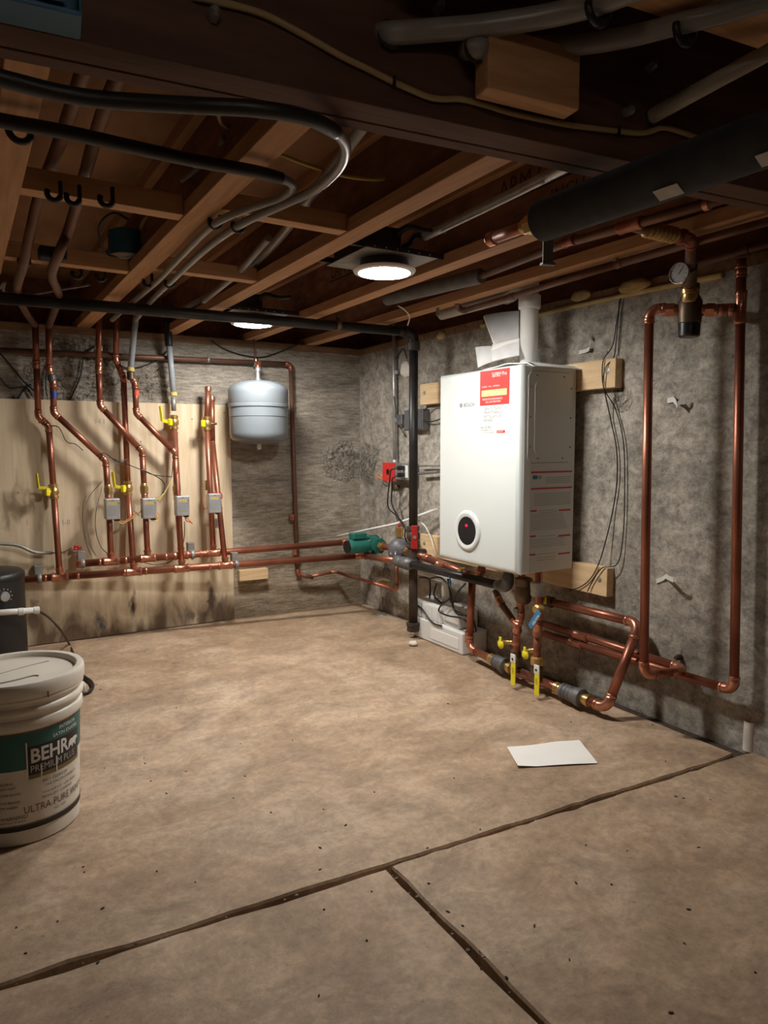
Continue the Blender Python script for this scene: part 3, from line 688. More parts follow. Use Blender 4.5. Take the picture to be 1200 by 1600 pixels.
# ================================================================ gas pipe: along the ceiling, down, with drip leg
GX = -.172; g0 = W(645.5, 985, -GX); GY = g0.y; gr = .0218
gt = V((GX, GY, W(650,521,-GX).z))
gp = thing('black_gas_pipe', 'black iron pipe crossing below the joists and dropping to a capped leg by the boiler', 'pipe', (GX, GY, 0))
tube('pipe', [B(-200,449,-GY), B(622,517,-GY)], gr, 'black_iron', gp, 18)
gtee = V((GX, GY, .425)); gval = V((GX, GY, W(648,838,-GX).z))
run(gp, [B(622,517,-GY), gt, V((GX,GY,.50))], gr, 'black_iron', 'black_iron', rb=.035, bulge=1.2)
tube('pipe', [(GX,GY,.52), (GX,GY,.07)], gr, 'rust_iron', gp, 18)
lathe('coupling', (GX,GY,W(648,548,-GX).z), (0,0,1), [(.026,0),(.031,.003),(.031,.04),(.026,.043)], 'rust_iron', gp)
lathe('drip_cap', (GX,GY,g0.z-.005), (0,0,1), [(.024,0),(.031,.004),(.031,.028),(.034,.03),(.034,.045),(.025,.047)], 'rust_iron', gp)
lathe('tee', gtee-V((0,0,.045)), (0,0,1), [(.029,0),(.034,.003),(.034,.015),(.029,.018),(.029,.072),(.034,.075),(.034,.087),(.028,.09)], 'rust_iron', gp)
gv = lathe('gas_valve', gval-V((0,0,.05)), (0,0,1), [(.026,0),(.031,.002),(.031,.022),(.024,.025),(.034,.04),(.034,.06),(.024,.075),(.031,.078),(.031,.098),(.026,.1)], 'rust_iron', gp, 8)
sdv = V((-.45,-.9,0)).normalized()
box('red_lever', gval+sdv*.045+V((0,0,.0)), (.012,.03,.115), 'red_paint', gv, .003, axrot(sdv))
lathe('lever_nut', gval+sdv*.03, sdv, [(.006,0),(.009,.016),(.009,.026)], 'galv', gv, 6)
lathe('pipe_hanger', B(527,508,-GY), (1,0,0), [(.026,-.01),(.027,-.009),(.027,.009),(.026,.01)], 'copper_dull', gp, 16)
box('hanger_strap', B(528,498,-GY)+V((0,0,.02)), (.02,.004,.06), 'copper_dull', gp)
tube('branch', [gtee, gtee+V((.07,0,0))], .018, 'rust_iron', gp)

# ================================================================ circulator pump and air separator on the boiler wall
vc = W(584,851,.135)
run(up_t, [hU1, V((-.135, hU1.y-.02, .41)), vc+V((0,.03,0))], RH, rb=.03)
pm = thing('circulator_pump', 'dark green circulator pump in the room corner at the end of the upper header', 'pump', vc-V((0,0,.06)))
lathe('volute', vc+V((.03,0,0)), (-1,0,0), [(.03,0),(.05,.008),(.055,.02),(.055,.05),(.04,.06)], 'pump_green', pm, 28)
mdir = (B(541,849,-(vc.y))-vc); mdir.z = 0; ml = mdir.length; md = mdir.normalized()
lathe('motor', vc+md*.035, md, [(.03,0),(.041,.006),(.041,ml-.06),(.036,ml-.045)], 'pump_green', pm, 28)
lathe('motor_cap', vc+md*(ml-.012), md, [(.035,0),(.035,.012),(.018,.014)], 'black_plastic', pm, 24)
lathe('flange_plate', vc+md*.03, md, [(.052,0),(.052,.01)], 'pump_green', pm, 6)
for k in range(4):
    a = math.pi/4+k*math.pi/2; lathe('bolt', vc+md*.04+V((0,.043*math.cos(a),.043*math.sin(a))), md, [(.005,0),(.005,.008)], 'galv', pm, 6)
box('terminal_box', vc+md*(ml*.58)+V((0,0,.056)), (.085,.06,.034), 'pump_green', pm, .006)
for s in (-1, 1):
    f = lathe('pipe_flange', vc+V((0,s*.052,0)), (0,s,0), [(.03,0),(.044,.002),(.044,.012),(.03,.014)], 'pump_green', pm, 8)
sp_ = W(624,858,.13)
tube('pipe', [vc-V((0,.066,0)), sp_+V((0,.04,0))], RH, 'copper', up_t)
hexnut(up_t, vc-V((0,.085,0)), (0,-1,0), RH, .035)
asx = thing('air_separator', 'round dark grey air separator with a brass vent beside the green pump', 'air separator', sp_-V((0,0,.06)))
lathe('body', sp_-V((0,0,.062)), (0,0,1), [(.02,0),(.045,.006),(.058,.03),(.06,.062),(.056,.085),(.04,.108),(.018,.12)], 'iron_cast', asx, 28)
for s in (-1, 1): lathe('port', sp_+V((0,s*.05,0)), (0,s,0), [(.03,0),(.03,.022),(.02,.024)], 'iron_cast', asx, 8)
vb = lathe('vent', sp_+V((0,0,.056)), (0,0,1), [(.010,0),(.010,.006),(.021,.01),(.021,.056),(.014,.06)], 'brass', asx, 20)
lathe('vent_cap', sp_+V((0,0,.116)), (0,0,1), [(.006,0),(.008,.002),(.008,.012),(.004,.015)], 'red_paint', vb, 10)
box('name_plate', sp_+V((-.052,-.022,-.012)), (.034,.002,.018), 'label_white', asx, 0, axrot(V((.4,-1,0))))
# supply line from separator to boiler
sl = thing('copper_supply_line', 'copper supply pipe sloping from the air separator to under the boiler', 'pipe', W(700,888,.2)*1)
sa, sb = sp_-V((0,.07,0)), W(748,904,.2)
run(sl, [sa, W(668,872,.17), sb, sb+V((0,-.02,.05))], RH, rb=.03)
hexnut(sl, sa-V((0,.01,0)), (0,-1,0), RH, .04)
coupling(sl, W(690,884,.19), sb-sa, RH, .06); hexnut(sl, W(722,895,.195), sb-sa, RH, .03)
rd0 = W(738,900,.175); rd1 = W(733,1012,.16)
# boiler return: union, black pipe, steel elbow up into the boiler
br = thing('boiler_return_pipe', 'black steel return pipe with thick union running under the boiler front', 'pipe', W(700,902,.22))
b0, b1 = rt1, W(786,916,.222); bd = (b1-b0).normalized()
tube('pipe', [b0+bd*.1, b1-bd*.02], .0185, 'black_iron', br, 18)
lathe('union', b0-bd*.02, bd, [(.02,0),(.027,.004),(.029,.03),(.029,.05),(.025,.053),(.025,.075),(.031,.077),(.031,.12),(.027,.124),(.023,.15),(.02,.152)], 'grey_iron', br, 20)
run(br, [b1-bd*.04, b1+bd*.03, V((b1+bd*.03))+V((0,0,.06))], .0195, 'grey_iron', 'grey_iron', rb=.028, bulge=1.22)

# ================================================================ boiler
FX, Y1, Y0, ZT, ZB = -.324, -1.262, -1.767, 1.246, .4726
boards = []
for nm, (xl, yl), (xr, yr), (zt_, zb_), lab in (
        ('mounting_board', (656,600), (961,590), (W(940,562,.04).z, W(940,607,.04).z), 'upper pine mounting board behind the top of the boiler'),
        ('mounting_board', (656,850), (948,905), (W(925,884,.04).z, W(925,928,.04).z), 'lower pine mounting board behind the bottom of the boiler')):
    ya, yb = W(xl, yl, .04).y, W(xr, yr, .04).y
    o = boxmm(nm, (-.039, yb, zb_), (-.001, ya, zt_), 'pine', None, .0025)
    tag(o, lab, 'board', 'pine boards carrying the boiler')
    for py in (yb+.035, ya-.04): lathe('lag_screw', (-.039, py, (zt_+zb_)/2+.008), (-1,0,0), [(.011,0),(.011,.0015),(.006,.002),(.006,.005)], 'galv', o, 8)
bo = thing('wall_boiler', 'white wall-hung gas boiler with round black display and red sticker', 'boiler', (-.18, (Y1+Y0)/2, ZB))
boxmm('casing', (-.27, Y0, ZB+.004), (-.042, Y1, ZT-.006), 'panel_grey', bo, .004)
bm = bmesh.new(); bmesh.ops.create_cube(bm, size=1)
for v in bm.verts: v.co = V((-.296+v.co.x*.056, (Y1+Y0)/2+v.co.y*(Y1-Y0+.004), (ZT+ZB)/2+v.co.z*(ZT-ZB)))
eds = [e for e in bm.edges if all(v.co.x < -.3 for v in e.verts)]
bmesh.ops.bevel(bm, geom=eds, offset=.024, segments=6, affect='EDGES', profile=.5)
eds = [e for e in bm.edges if abs(e.verts[0].co.x-e.verts[1].co.x) > .02 and len(e.link_faces) == 2 and e.calc_face_angle(0) > 1]
bmesh.ops.bevel(bm, geom=eds, offset=.016, segments=4, affect='EDGES', profile=.5)
fc = bmobj('front_cover', bm, 'white_enamel', bo, True)
try: fc.data.set_sharp_from_angle(angle=math.radians(35))
except Exception: pass
boxmm('cover_seam', (-.2685, Y0-.0006, ZB+.008), (-.266, Y0+.01, ZT-.01), 'seam_dark', bo)
XD, ZD = V((0,-1,0)), V((0,0,1))
def FW(x, y, e=.0006): return W(x, y, -FX+e)
# dial
dc = FW(730.5, 829); dr = (FW(730.5,797).z-FW(730.5,861).z)/2
dl = lathe('display_bezel', dc, (-1,0,0), [(dr,-.002),(dr*.985,.003),(dr*.93,.007),(dr*.80,.0085),(dr*.70,.004)], 'white_enamel', bo, 48, ref=(0,0,1))
gl = lathe('display_glass', dc+V((-.003,0,0)), (-1,0,0), [(dr*.70,0),(dr*.68,.003)], 'black_plastic', dl, 48)
text('display_digits', '68', .016, dc+V((-.0065,.008,.016)), XD, ZD, 'led_red', dl)
# maker name and emblem
bp_ = FW(724.5, 636); text('brand_name', 'BOSCH', .021, bp_, XD, ZD, 'ink', bo)
bc = FW(720.5, 633.5)
lathe('brand_emblem', bc, (-1,0,0), [(.0095,0),(.0095,.0004),(.0078,.0005),(.0078,.0001)], 'ink_grey', bo, 20)
text('emblem_bar', 'H', .013, bc+V((-.0006,.0045,-.0045)), XD, ZD, 'ink_grey', bo)
# service sticker
a0, a1 = FW(750.5,581,.0008), FW(796.5,575,.0008); b0_ = FW(750.2,677,.0008)
sw, sh = abs(a1.y-a0.y), a0.z-b0_.z; so = V((FX-.0009, a0.y, b0_.z))
rects('service_sticker', [(0,0,sw,sh)], so, XD, ZD, 'label_white', bo)
so2 = so+V((-.0004,0,0)); rh = sh*.445
rects('sticker_field', [(0,rh,sw,sh)], so2, XD, ZD, 'sticker_red', bo)
so3 = so2+V((-.0004,0,0))
rects('sticker_panel', [(sw*.06,rh+sh*.145,sw*.92,rh+sh*.245)], so3, XD, ZD, 'sticker_cream', bo)
for s_, sz, fx_, fy_, m_, kx in (('PLUMBING', .0125, .42, .475, 'label_white', .9), ('HEATING', .0125, .42, .44, 'label_white', .9), ('Pro', .02, .76, .455, 'label_white', .9),
        ('PLUMBING  -  HVAC  -  COMMERCIAL', .0078, .07, .29, 'label_white', .80), ('PREVENTATIVE MAINTENANCE', .0098, .09, .085, 'label_white', .86), ('CALL OUR TEAM NOW', .0098, .2, .04, 'label_white', .86)):
    text('sticker_print', s_, sz, so3+XD*sw*fx_+ZD*(rh+sh*fy_), XD, ZD, m_, bo, sx=kx)
for k_, s_ in enumerate(('- SERVICE PLANS', '- MAINTENANCE', '- INSTALLATION', '- REPAIRS')):
    text('sticker_print', s_, .0165, so2+XD*sw*.09+ZD*(rh-sh*(.075+.063*k_)), XD, ZD, 'ink', bo, sx=.92)
text('sticker_print', '860-502-9875', .0125, so2+XD*sw*.04+ZD*sh*.075, XD, ZD, 'ink', bo, sx=.92)
text('sticker_print', 'serviceplans.com', .0105, so2+XD*sw*.04+ZD*sh*.037, XD, ZD, 'ink', bo, sx=.9)
rects('sticker_rule', [(sw*.04,sh*.008,sw*.5,sh*.014)], so2, XD, ZD, 'ink_grey', bo)
rects('sticker_tab', [(sw*.60,0,sw*.88,sh*.04)], so2, XD, ZD, 'sticker_red', bo); text('sticker_print', 'SCAN ME', .0075, so3+XD*sw*.63+ZD*sh*.01, XD, ZD, 'label_white', bo)
# side panel
SX = V((1,0,0))
def FS(x, y, e=.0005): return B(x, y, -Y0+e)
p0, p1 = FS(823,723), FS(895.5,584); pcx, pcz, pw, ph = (p0.x+p1.x)/2, (p0.z+p1.z)/2, p1.x-p0.x, p1.z-p0.z
prism('panel_groove', rrect(pw+.004, ph+.004, .028), (pcx, Y0-.0002, pcz), SX, ZD, .0005, 'seam_dark', bo)
pn = prism('access_panel', rrect(pw, ph, .026), (pcx, Y0-.0005, pcz), SX, ZD, .0035, 'panel_grey', bo)
prism('embossing', rrect(pw*.76, ph*.80, .022), (pcx+.004, Y0-.004, pcz-.004), SX, ZD, .0018, 'panel_grey', pn)
for qx, qy in ((-.32,.455),(.28,.455),(-.45,.33),(.45,.33),(-.45,0),(.45,0),(-.45,-.33),(.45,-.33),(-.28,-.455),(.28,-.455)):
    lathe('screw', (pcx+pw*qx, Y0-.004, pcz+ph*qy), (0,-1,0), [(.0035,0),(.003,.0015)], 'seam_dark', pn, 8)
def quadbar(lst, m, nm, e=.0007):
    vsl, fs = [], []
    for xa, xb, ya, th in lst:
        a, b_ = FS(xa, ya, e), FS(xb, ya-.5, e); z_ = a.z; k = len(vsl)
        vsl += [V((a.x,a.y,z_-th/2)), V((b_.x,a.y,z_-th/2)), V((b_.x,a.y,z_+th/2)), V((a.x,a.y,z_+th/2))]; fs.append((k,k+1,k+2,k+3))
    return mesh(nm, vsl, fs, m, bo)
quadbar([(819.5,894,738.5,.0065),(818.5,893.5,764.5,.0065),(818.5,838.5,799.5,.0065),(873,891.5,797.5,.0065),(817,837.5,839.5,.0065),(872,891,837.5,.0065),(816.5,836.5,868.5,.0065),(872,890.5,865.5,.0065)], 'ink_red', 'warning_bar')
fp = []
for y_ in (746,749,752,755): fp.append((852,891,y_,.0022))
for y_ in (772,775,778,781,784,787,790): fp.append((834,891,y_,.0022))
for y_ in (799,802): fp.append((842,870,y_-.6,.0022))
for y_ in (806,809,812,815,818,821,824,827,830): fp.append((819,889-((y_*7) % 11),y_,.002))
for y_ in (838.5,): fp.append((842,868,y_,.0022))
for y_ in (845,848,851,854,857): fp.append((819,886-((y_*5) % 9),y_,.002))
for y_ in (866.5,872,876): fp.append((839,868,y_,.0022))
quadbar(fp, 'ink_grey', 'fine_print')
quadbar([(823,828,747,.014),(841,846,746,.012)], 'ink_grey', 'warning_symbol'); quadbar([(832.5,840,746,.014)], 'ink_blue', 'blue_symbol'); quadbar([(821,826,774,.007),(824,829,779,.006)], 'ink', 'flame_symbol')

# ================================================================ pipes under and right of the boiler
fl = thing('copper_floor_line', 'copper line low along the floor under the boiler, with two dark rubber-grey couplings', 'pipe', W(800,1045,.19))
f1 = W(733,1012,.165); f2 = W(803,1047,.19); f3 = K(948,1107,.043); f4 = W(999,974,.062); f5 = W(862,941,.05)
run(fl, [W(738,905,.17), f1, f2], .0165, rb=.035)
run(fl, [f2, f3, f4, f5], .0165, rb=.034)
run(fl, [f5, V((-.05, W(845,937,.05).y, f5.z)), W(843,930,.19)], .0125, 'copper_dull', 'copper_dull', rb=.02)
lathe('isolation_valve', f5+V((0,.012,0)), (0,-1,0), [(.018,-.02),(.023,-.016),(.023,.016),(.018,.02)], 'bronze_dark', fl, 8)
box('yellow_tab', f5+V((-.026,.01,.008)), (.006,.012,.03), 'yellow', fl, .001)
for (xa, ya, xb, yb) in ((757,1030,778,1040),(868,1080,902,1094)):
    t0 = (xa-733)/70; pa = K(xa, ya, .066 if xa < 800 else .047); pb = K(xb, yb, .062 if xa < 800 else .045); d = (pb-pa).normalized(); ln = (pb-pa).length
    fa, fb = (f1, f2) if xa < 800 else (f2, f3); dd = (fb-fa).normalized()
    pa = fa+dd*((pa-fa).dot(dd)); pb = fa+dd*((pb-fa).dot(dd)); ln = (pb-pa).length
    cpl = lathe('coupling', pa, dd, [(.02,0),(.027,.003),(.029,ln*.15),(.026,ln*.18),(.029,ln*.33),(.027,ln*.36),(.03,ln*.5),(.028,ln*.53),(.032,ln*.72),(.034,ln*.78),(.034,ln*.96),(.024,ln)], 'grey_iron', fl, 22)
    for q, s in ((pa, -1), (pb, 1)): lathe('brass_adapter', q+dd*s*.0, dd*s, [(.02,0),(.02,.012),(.0225,.014),(.0225,.03),(.0175,.032)], 'brass', cpl, 14)
coupling(fl, W(733,995,.165), (0,0,1), .0165, .05)
# two valve drops
def drop(xt, yt, xb, yb, off, label, kinks, hy0, hy1, hx, ho):
    t = thing('valve_drop', label, 'pipe', W(xb, yb, off), 'valve drops under the boiler')
    pts = [W(a, b, c) for a, b, c in kinks]; run(t, pts, .0145, rb=.025)
    vp = W(xb, yb, off)
    bv = lathe('ball_valve', vp-V((0,0,.045)), (0,0,1), [(.017,0),(.023,.004),(.023,.02),(.019,.022),(.026,.035),(.026,.055),(.019,.068),(.023,.07),(.023,.088),(.017,.09)], 'bronze_dark', t, 8)
    h0, h1 = W(hx, hy0, ho), W(hx, hy1, ho)
    box('lever', (h0+h1)/2, (.004, .026, abs(h0.z-h1.z)), 'yellow', bv, .0015)
    box('lever_plate', h0+V((-.001,0,-.012)), (.0045, .0265, .034), 'label_white', bv, .001)
    lathe('lever_nut', h0+V((-.002,0,-.014)), (-1,0,0), [(.005,0),(.005,.004)], 'ink', bv, 6)
    mid = (h0+h1)/2; text('lever_print', 'GAS', .014, V((mid.x-.0024, mid.y+.005, mid.z+.012)), (0,0,-1), (0,-1,0), 'ink', bv)
    tube('lever_stem', [h0+V((0,0,-.014)), vp], .006, 'bronze_dark', bv, 8)
    return t
D1 = drop(812, 905, 806, 1033, .2, 'left valve drop under the boiler with a long yellow lever', [(815,898,.2),(813,965,.2),(808,980,.215),(806,1046,.195)], 1024, 1071, 802, .255)
D2 = drop(840, 905, 839, 1047, .2, 'right valve drop under the boiler with blue lever above and yellow lever below', [(842,890,.2),(842,960,.2),(839,985,.2),(839,1058,.195)], 1041, 1087, 839, .255)
lathe('regulator_body', W(818,935,.2), (0,0,1), [(.02,-.02),(.03,-.01),(.033,.02),(.03,.05),(.034,.055),(.034,.08),(.02,.085)], 'bronze_dark', D1, 16)
lathe('hex_adapter', W(811,958,.2), (0,0,1), [(.022,-.012),(.022,.02)], 'grey_iron', D1, 6, flat=True)
for a, b in ((808,985),(806,1005)): ring('collar', W(a,b,.21), (0,0,1), .0145, D1, ln=.014, k=1.3)
lathe('union_nut', W(840,922,.2), (0,0,1), [(.02,-.025),(.027,-.02),(.027,0),(.029,.002),(.029,.03),(.02,.034)], 'galv', D2, 16)
bl = W(838,953,.24); lathe('valve_hub', bl+V((.02,0,0)), (-1,0,0), [(.02,0),(.021,.02),(.014,.026)], 'brass', D2, 18)
l0, l1 = W(843,956,.262), W(828,980,.262); dd = l1-l0
box('blue_lever', (l0+l1)/2, (dd.length, .026, .005), 'blue_lever', D2, .0015, axrot(dd, (-1,0,0)))
text('lever_print', 'WATER', .016, l0+V((-.0035,.004,-.008)), dd.normalized(), dd.normalized().cross(V((1,0,0))), 'label_white', D2)
lathe('hex_adapter', W(839,1033,.2), (0,0,1), [(.024,-.014),(.026,-.01),(.026,.014),(.02,.018)], 'brass', D2, 8)
coupling(D2, W(840,985,.2), (0,0,1), .0145, .05)
for t, (a, b), tgt in ((D1, (784,1005), (806,1004)), (D2, (822,1021), (838,1015))):
    p = W(a, b, .21); q = W(tgt[0], tgt[1], .2)
    dv = tube('drain_valve', [p+V((0,.02,0)), q], .009, 'brass', t, 10)
    lathe('drain_tee', p+V((-.012,-.012,0)), (-1,0,0), [(.016,0),(.018,.004),(.012,.01),(.006,.012)], 'yellow', dv, 12); box('drain_handle', p+V((-.018,-.012,.015)), (.004,.014,.034), 'yellow', dv, .001)
run(D1, [W(774,922,.16), W(781,940,.16), W(806,975,.17), W(808,990,.2)], .0135, 'copper_dull', rb=.025)
# two parallel lines low on the wall and the tall loop up to the mixing valve
lp = thing('mixing_loop', 'tall copper loop on the right wall with a mixing valve at its top', 'pipe', W(1006,1055,.18))
m_w = W(1076,1047,.045); LX = W(1006,1050,.187)
tl_ = W(1014.5,483,.187); tr_ = W(1157,482,.05)
tr_.x = -.055; 
rbot = W(1147,1079,.055); 
run(lp, [W(845,973,.05), m_w, LX+V((0,0,-.012)), tl_, W(1052,481,.15)], RR, rb=.028)
run(lp, [W(850,990,.05), rbot, W(1158,425,.055), W(1158,405,.055)], RR, rb=.028)
for (x_, y_) in ((908,993),(1015,474)): pass
coupling(lp, W(908,994,.05), (0,-1,0), RR, .07); coupling(lp, W(900,1006,.05), (0,-1,0), RR, .07)
coupling(lp, W(1157,480,.055), (0,0,1), RR, .10, name='tee'); ring('collar', W(1014,500,.187), (0,0,1), RR, lp, ln=.014, k=1.25)
mv = W(1078,485,.2)
LPZ = 1.56
q_t = K(985,352,1.503); qd = W(1080,374,.36)
hd = (tr_-tl_).normalized()
run(lp, [W(1050,482,.15), mv, W(1150,481,.06)], RR, elbow=None)
for q in (-.052, .052): hexnut(lp, mv+hd*q, hd*(1 if q > 0 else -1), RR, .045, 'copper_bright')
for q in (.085, .11): ring('collar', mv+hd*q, hd, RR, lp, ln=.012, k=1.25)
mb = lathe('mixing_valve', mv-V((0,0,.04)), (0,0,1), [(.028,0),(.033,.004),(.034,.03),(.034,.065),(.026,.08),(.021,.09),(.025,.094),(.025,.115),(.017,.118)], 'bronze_dark', lp, 20)
lathe('black_knob', mv-V((0,0,.078)), (0,0,1), [(.026,0),(.030,.004),(.031,.04)], 'black_plastic', mb, 24)
mt_ = mv+V((0,0,.07)); zc = W(1080,372,.125)
lathe('brass_union', W(1078,457,.215), (0,0,1), [(.018,-.03),(.022,-.025),(.022,-.006),(.026,-.004),(.026,.008),(.019,.012)], 'brass', lp, 12)
tp = W(1078,430,.26)
lathe('gauge_tee', tp-(qd-tp).normalized()*.03, qd-tp, [(.017,0),(.02,.003),(.02,.065),(.016,.068)], 'bronze_dark', lp, 16)
run(lp, [mv+V((0,0,.06)), W(1078,455,.215), tp, qd, q_t], RR, 'copper_dull', 'copper', rb=.024)
fd = (qd-q_t).normalized()
for k_ in range(7):
    lathe('flex_rib', q_t+fd*(.055+.016*k_), fd, [(.015,0),(.021,.003),(.022,.008),(.021,.012),(.015,.015)], 'brass', lp, 14)
hexnut(lp, q_t+fd*.19, fd, RR, .04, 'copper')
# dial gauge
gc = W(1062,427,.31); gd = V((-1,-.2,0)).normalized()
tube('gauge_stem', [tp, gc], .006, 'brass', lp, 8)
gg = lathe('dial_gauge', gc, gd, [(.026,-.012),(.029,-.006),(.030,.004),(.0275,.007),(.026,.0035)], 'steel_bright', lp, 32)
lathe('gauge_face', gc+gd*.003, gd, [(.026,0),(.0258,.0006)], 'gauge_face', gg, 32)
gx = V((0,0,1)).cross(gd).normalized()
for k_ in range(9):
    a = math.radians(-45+k_*270/8); dr_ = gx*math.cos(a)+V((0,0,1))*math.sin(a)
    rects('tick', [(-.0006,.018,.0006,.024)], gc+gd*.0042, dr_.cross(gd), dr_, 'ink', gg)
rects('needle', [(-.0008,-.004,.0008,.02)], gc+gd*.0046, gx*.8-V((0,0,.6)), gx*.6+V((0,0,.8)), 'ink', gg)

# white stub of pipe standing by the wall
sp2 = K(1171,1172,0); st_r = .0195
o = lathe('pvc_stub', sp2, (0,0,1), [(st_r,0),(st_r,W(1171,1126,-sp2.x).z),(st_r*.75,W(1171,1126,-sp2.x).z),(st_r*.75,.05)], 'pvc_old', None, 24)
tag(o, 'short upright white plastic pipe stub on the floor by the right wall', 'pipe')
# condensate neutraliser box
nb = thing('condensate_unit', 'white condensate pump box with tray on the floor under the boiler', 'pump', (-.08,-1.0,0))
tz = W(722,990,.150).z; ya, yb = K(655,988,0).y, K(722,1025,0).y
boxmm('tray', (-.150, yb, .002), (-.006, ya, tz), 'neutral_white', nb, .006)
boxmm('tray_label', (-.1525, yb+.03, tz*.22), (-.1495, yb+.03+(ya-yb)*.50, tz*.72), 'label_white', nb, .001)
yc_ = W(690,960,.13).y
boxmm('pump_body', (-.125, yb+.06, tz-.002), (-.012, yc_, W(700,947,.125).z), 'neutral_white', nb, .010)
boxmm('reservoir', (-.140, yc_-.004, tz-.002), (-.012, ya-.012, W(670,942,.14).z), 'neutral_white', nb, .012)
for k_ in range(5):
    y_ = yc_+.02+(ya-.03-yc_-.02)*k_/4; boxmm('rib', (-.1435, y_-.004, tz+.004), (-.139, y_+.004, W(670,944,.14).z-.012), 'neutral_white', nb, .0015)
pv0 = W(697,958,.07); tube('drain_pipe', [pv0, W(695,900,.07), W(693,880,.06)], .019, 'pvc', nb, 18)
tube('trap_pipe', [W(655,892,.05), W(712,906,.08)], .02, 'pvc', nb, 18)
for pts in ([(700,905,.2),(703,925,.15),(710,952,.14),(728,962,.16),(745,985,.05)], [(727,912,.2),(712,930,.16),(708,948,.14),(716,960,.15),(738,965,.14),(744,990,.06)],
            [(668,905,.1),(690,903,.12),(705,930,.14),(690,945,.15),(686,955,.15),(700,962,.15),(725,968,.155),(741,988,.1)],
            [(655,902,.12),(670,905,.1),(672,925,.08),(670,942,.08)], [(650,945,.14),(660,952,.15),(675,972,.155),(690,978,.155)], [(682,912,.1),(678,930,.08),(690,942,.1)]):
    wire('cable', [W(a, b, c_) for a, b, c_ in pts], .0042, 'black_plastic', nb, 8)
box('zip_tie', W(703,908,.235), (.004,.008,.045), 'ink_blue', nb)
# floor cleanout / spigot by the corner
sg = thing('drain_spigot', 'thin white-handled spigot standing on the floor behind the small copper line', 'valve', W(596,952,.05))
sgb = W(596,953,.06); 
tube('stem', [sgb, W(595,912,.085)], .004, 'galv', sg, 8)
lathe('foot', V((sgb.x, sgb.y, .0)), (0,0,1), [(.032,0),(.03,.006),(.008,.012)], 'galv', sg, 18)
wire('lever', [W(589,917,.1), W(590,908,.1), W(598,905,.1), W(608,907,.1)], .006, 'label_white', sg, 8)

def lump(name, p, s, m, label, cat, group=None, seed=0):
    bm = bmesh.new(); bmesh.ops.create_icosphere(bm, subdivisions=3, radius=1)
    for v in bm.verts:
        n_ = 1+.28*noise.noise(v.co*1.6+V((seed*3.1, seed, 2)))+.1*noise.noise(v.co*4+V((seed,0,0)))
        v.co = V((v.co.x*s[0], v.co.y*s[1], v.co.z*s[2]))*n_+V(p)
    o = bmobj(name, bm, m, None, True); tag(o, label, cat, group); return o
lump('foam_scrap', K(646,1005,.012), (.022,.02,.012), 'spray_foam_white', 'white crumb of foam on the floor at the foot of the black pipe', 'scrap', None, 3)
lump('foam_patch', W(634,577,.006), (.014,.05,.042), 'spray_foam_white', 'white blob of foam filling a hole in the right wall behind the black pipe', 'foam', None, 5)
for i_, (x_, y_, s_, lb) in enumerate(((908,462,(.02,.05,.02),'yellow foam bulge on the wall top above the hanging wires'), (993,447,(.025,.07,.024),'largest yellow foam bulge on the wall top, left of the dial gauge'),
        (690,524,(.02,.028,.02),'small yellow foam bulge on the wall top left of the boiler'), (755,508,(.012,.02,.012),'tiny yellow foam bulge behind the papers on the boiler'))):
    lump('spray_foam', W(x_, y_, .005), s_, 'spray_foam', lb, 'foam', 'foam bulges along the wall top', i_+9)
o = wire('foam_bead', [W(x_, y_+3, .002) for x_, y_ in ((835,492),(870,482),(905,474),(950,464),(1020,449),(1080,437),(1130,427))], .010, 'spray_foam', None, 8)
tag(o, 'thin yellow foam bead along the top of the right wall', 'foam')
# ================================================================ electrical items on the right wall
cn = thing('metal_conduit', 'thin grey metal conduit running down the right wall to the red switch box', 'conduit', W(616,725,.025))
tube('pipe', [W(615,490,.025), W(617,724,.025)], .0105, 'galv', cn, 14)
box('conduit_clip', W(618.5,582,.02), (.02,.034,.02), 'galv', cn, .002); box('conduit_clip', W(619,657,.02), (.02,.034,.02), 'galv', cn, .002)
lathe('connector', W(617,722,.025), (0,0,1), [(.014,-.012),(.016,-.008),(.016,.01),(.0125,.014)], 'galv', cn, 10)
def wbox(name, a, b, off0, off1, m, par, bev=.004):     # box on the right wall between two pixels at its outer face
    p, q = W(*a, off1), W(*b, off1); return boxmm(name, (-off1, q.y, q.z), (-off0, p.y, p.z), m, par, bev)
sb_ = thing('switch_box', 'red emergency switch with grey outlet box on the right wall behind the black pipe', 'switch', W(610,752,.03))
wbox('metal_box', (600,723), (618,752), .001, .062, 'galv_dull', sb_)
rp = wbox('red_plate', (597.5,722.5), (616,752.5), .062, .068, 'red', sb_, .002)
pc = W(606.5,737,.07); box('toggle', pc+V((-.003,0,0)), (.014,.010,.026), 'black_plastic', rp, .002)
for k_ in (-.026, .026): lathe('screw', pc+V((.0015,0,k_)), (-1,0,0), [(.0035,0),(.0035,.0012)], 'galv', rp, 8)
wbox('outlet_box', (619,724), (641,751), .001, .055, 'galv_dull', sb_)
op = wbox('outlet_plate', (628,727), (637,747), .055, .059, 'label_white', sb_, .001)
for y_ in (731, 742):
    p = W(631,y_,.06); pg = box('plug', p+V((-.018,0,0)), (.036,.026,.024), 'black_plastic', sb_, .004)
    wire('plug_cord', [p+V((-.034,0,0)), p+V((-.06,.03,-.01)), p+V((-.055,.05,-.05)), W(606,790,.06), W(620,806,.1), W(632,822,.15), W(633,840,.16), W(640,852,.13)] if y_ == 731 else [p+V((-.034,0,0)), p+V((-.055,.025,-.02)), p+V((-.05,.035,-.06)), W(612,786,.07), W(622,808,.12), W(640,838,.14)], .004, 'black_plastic', sb_, 8)
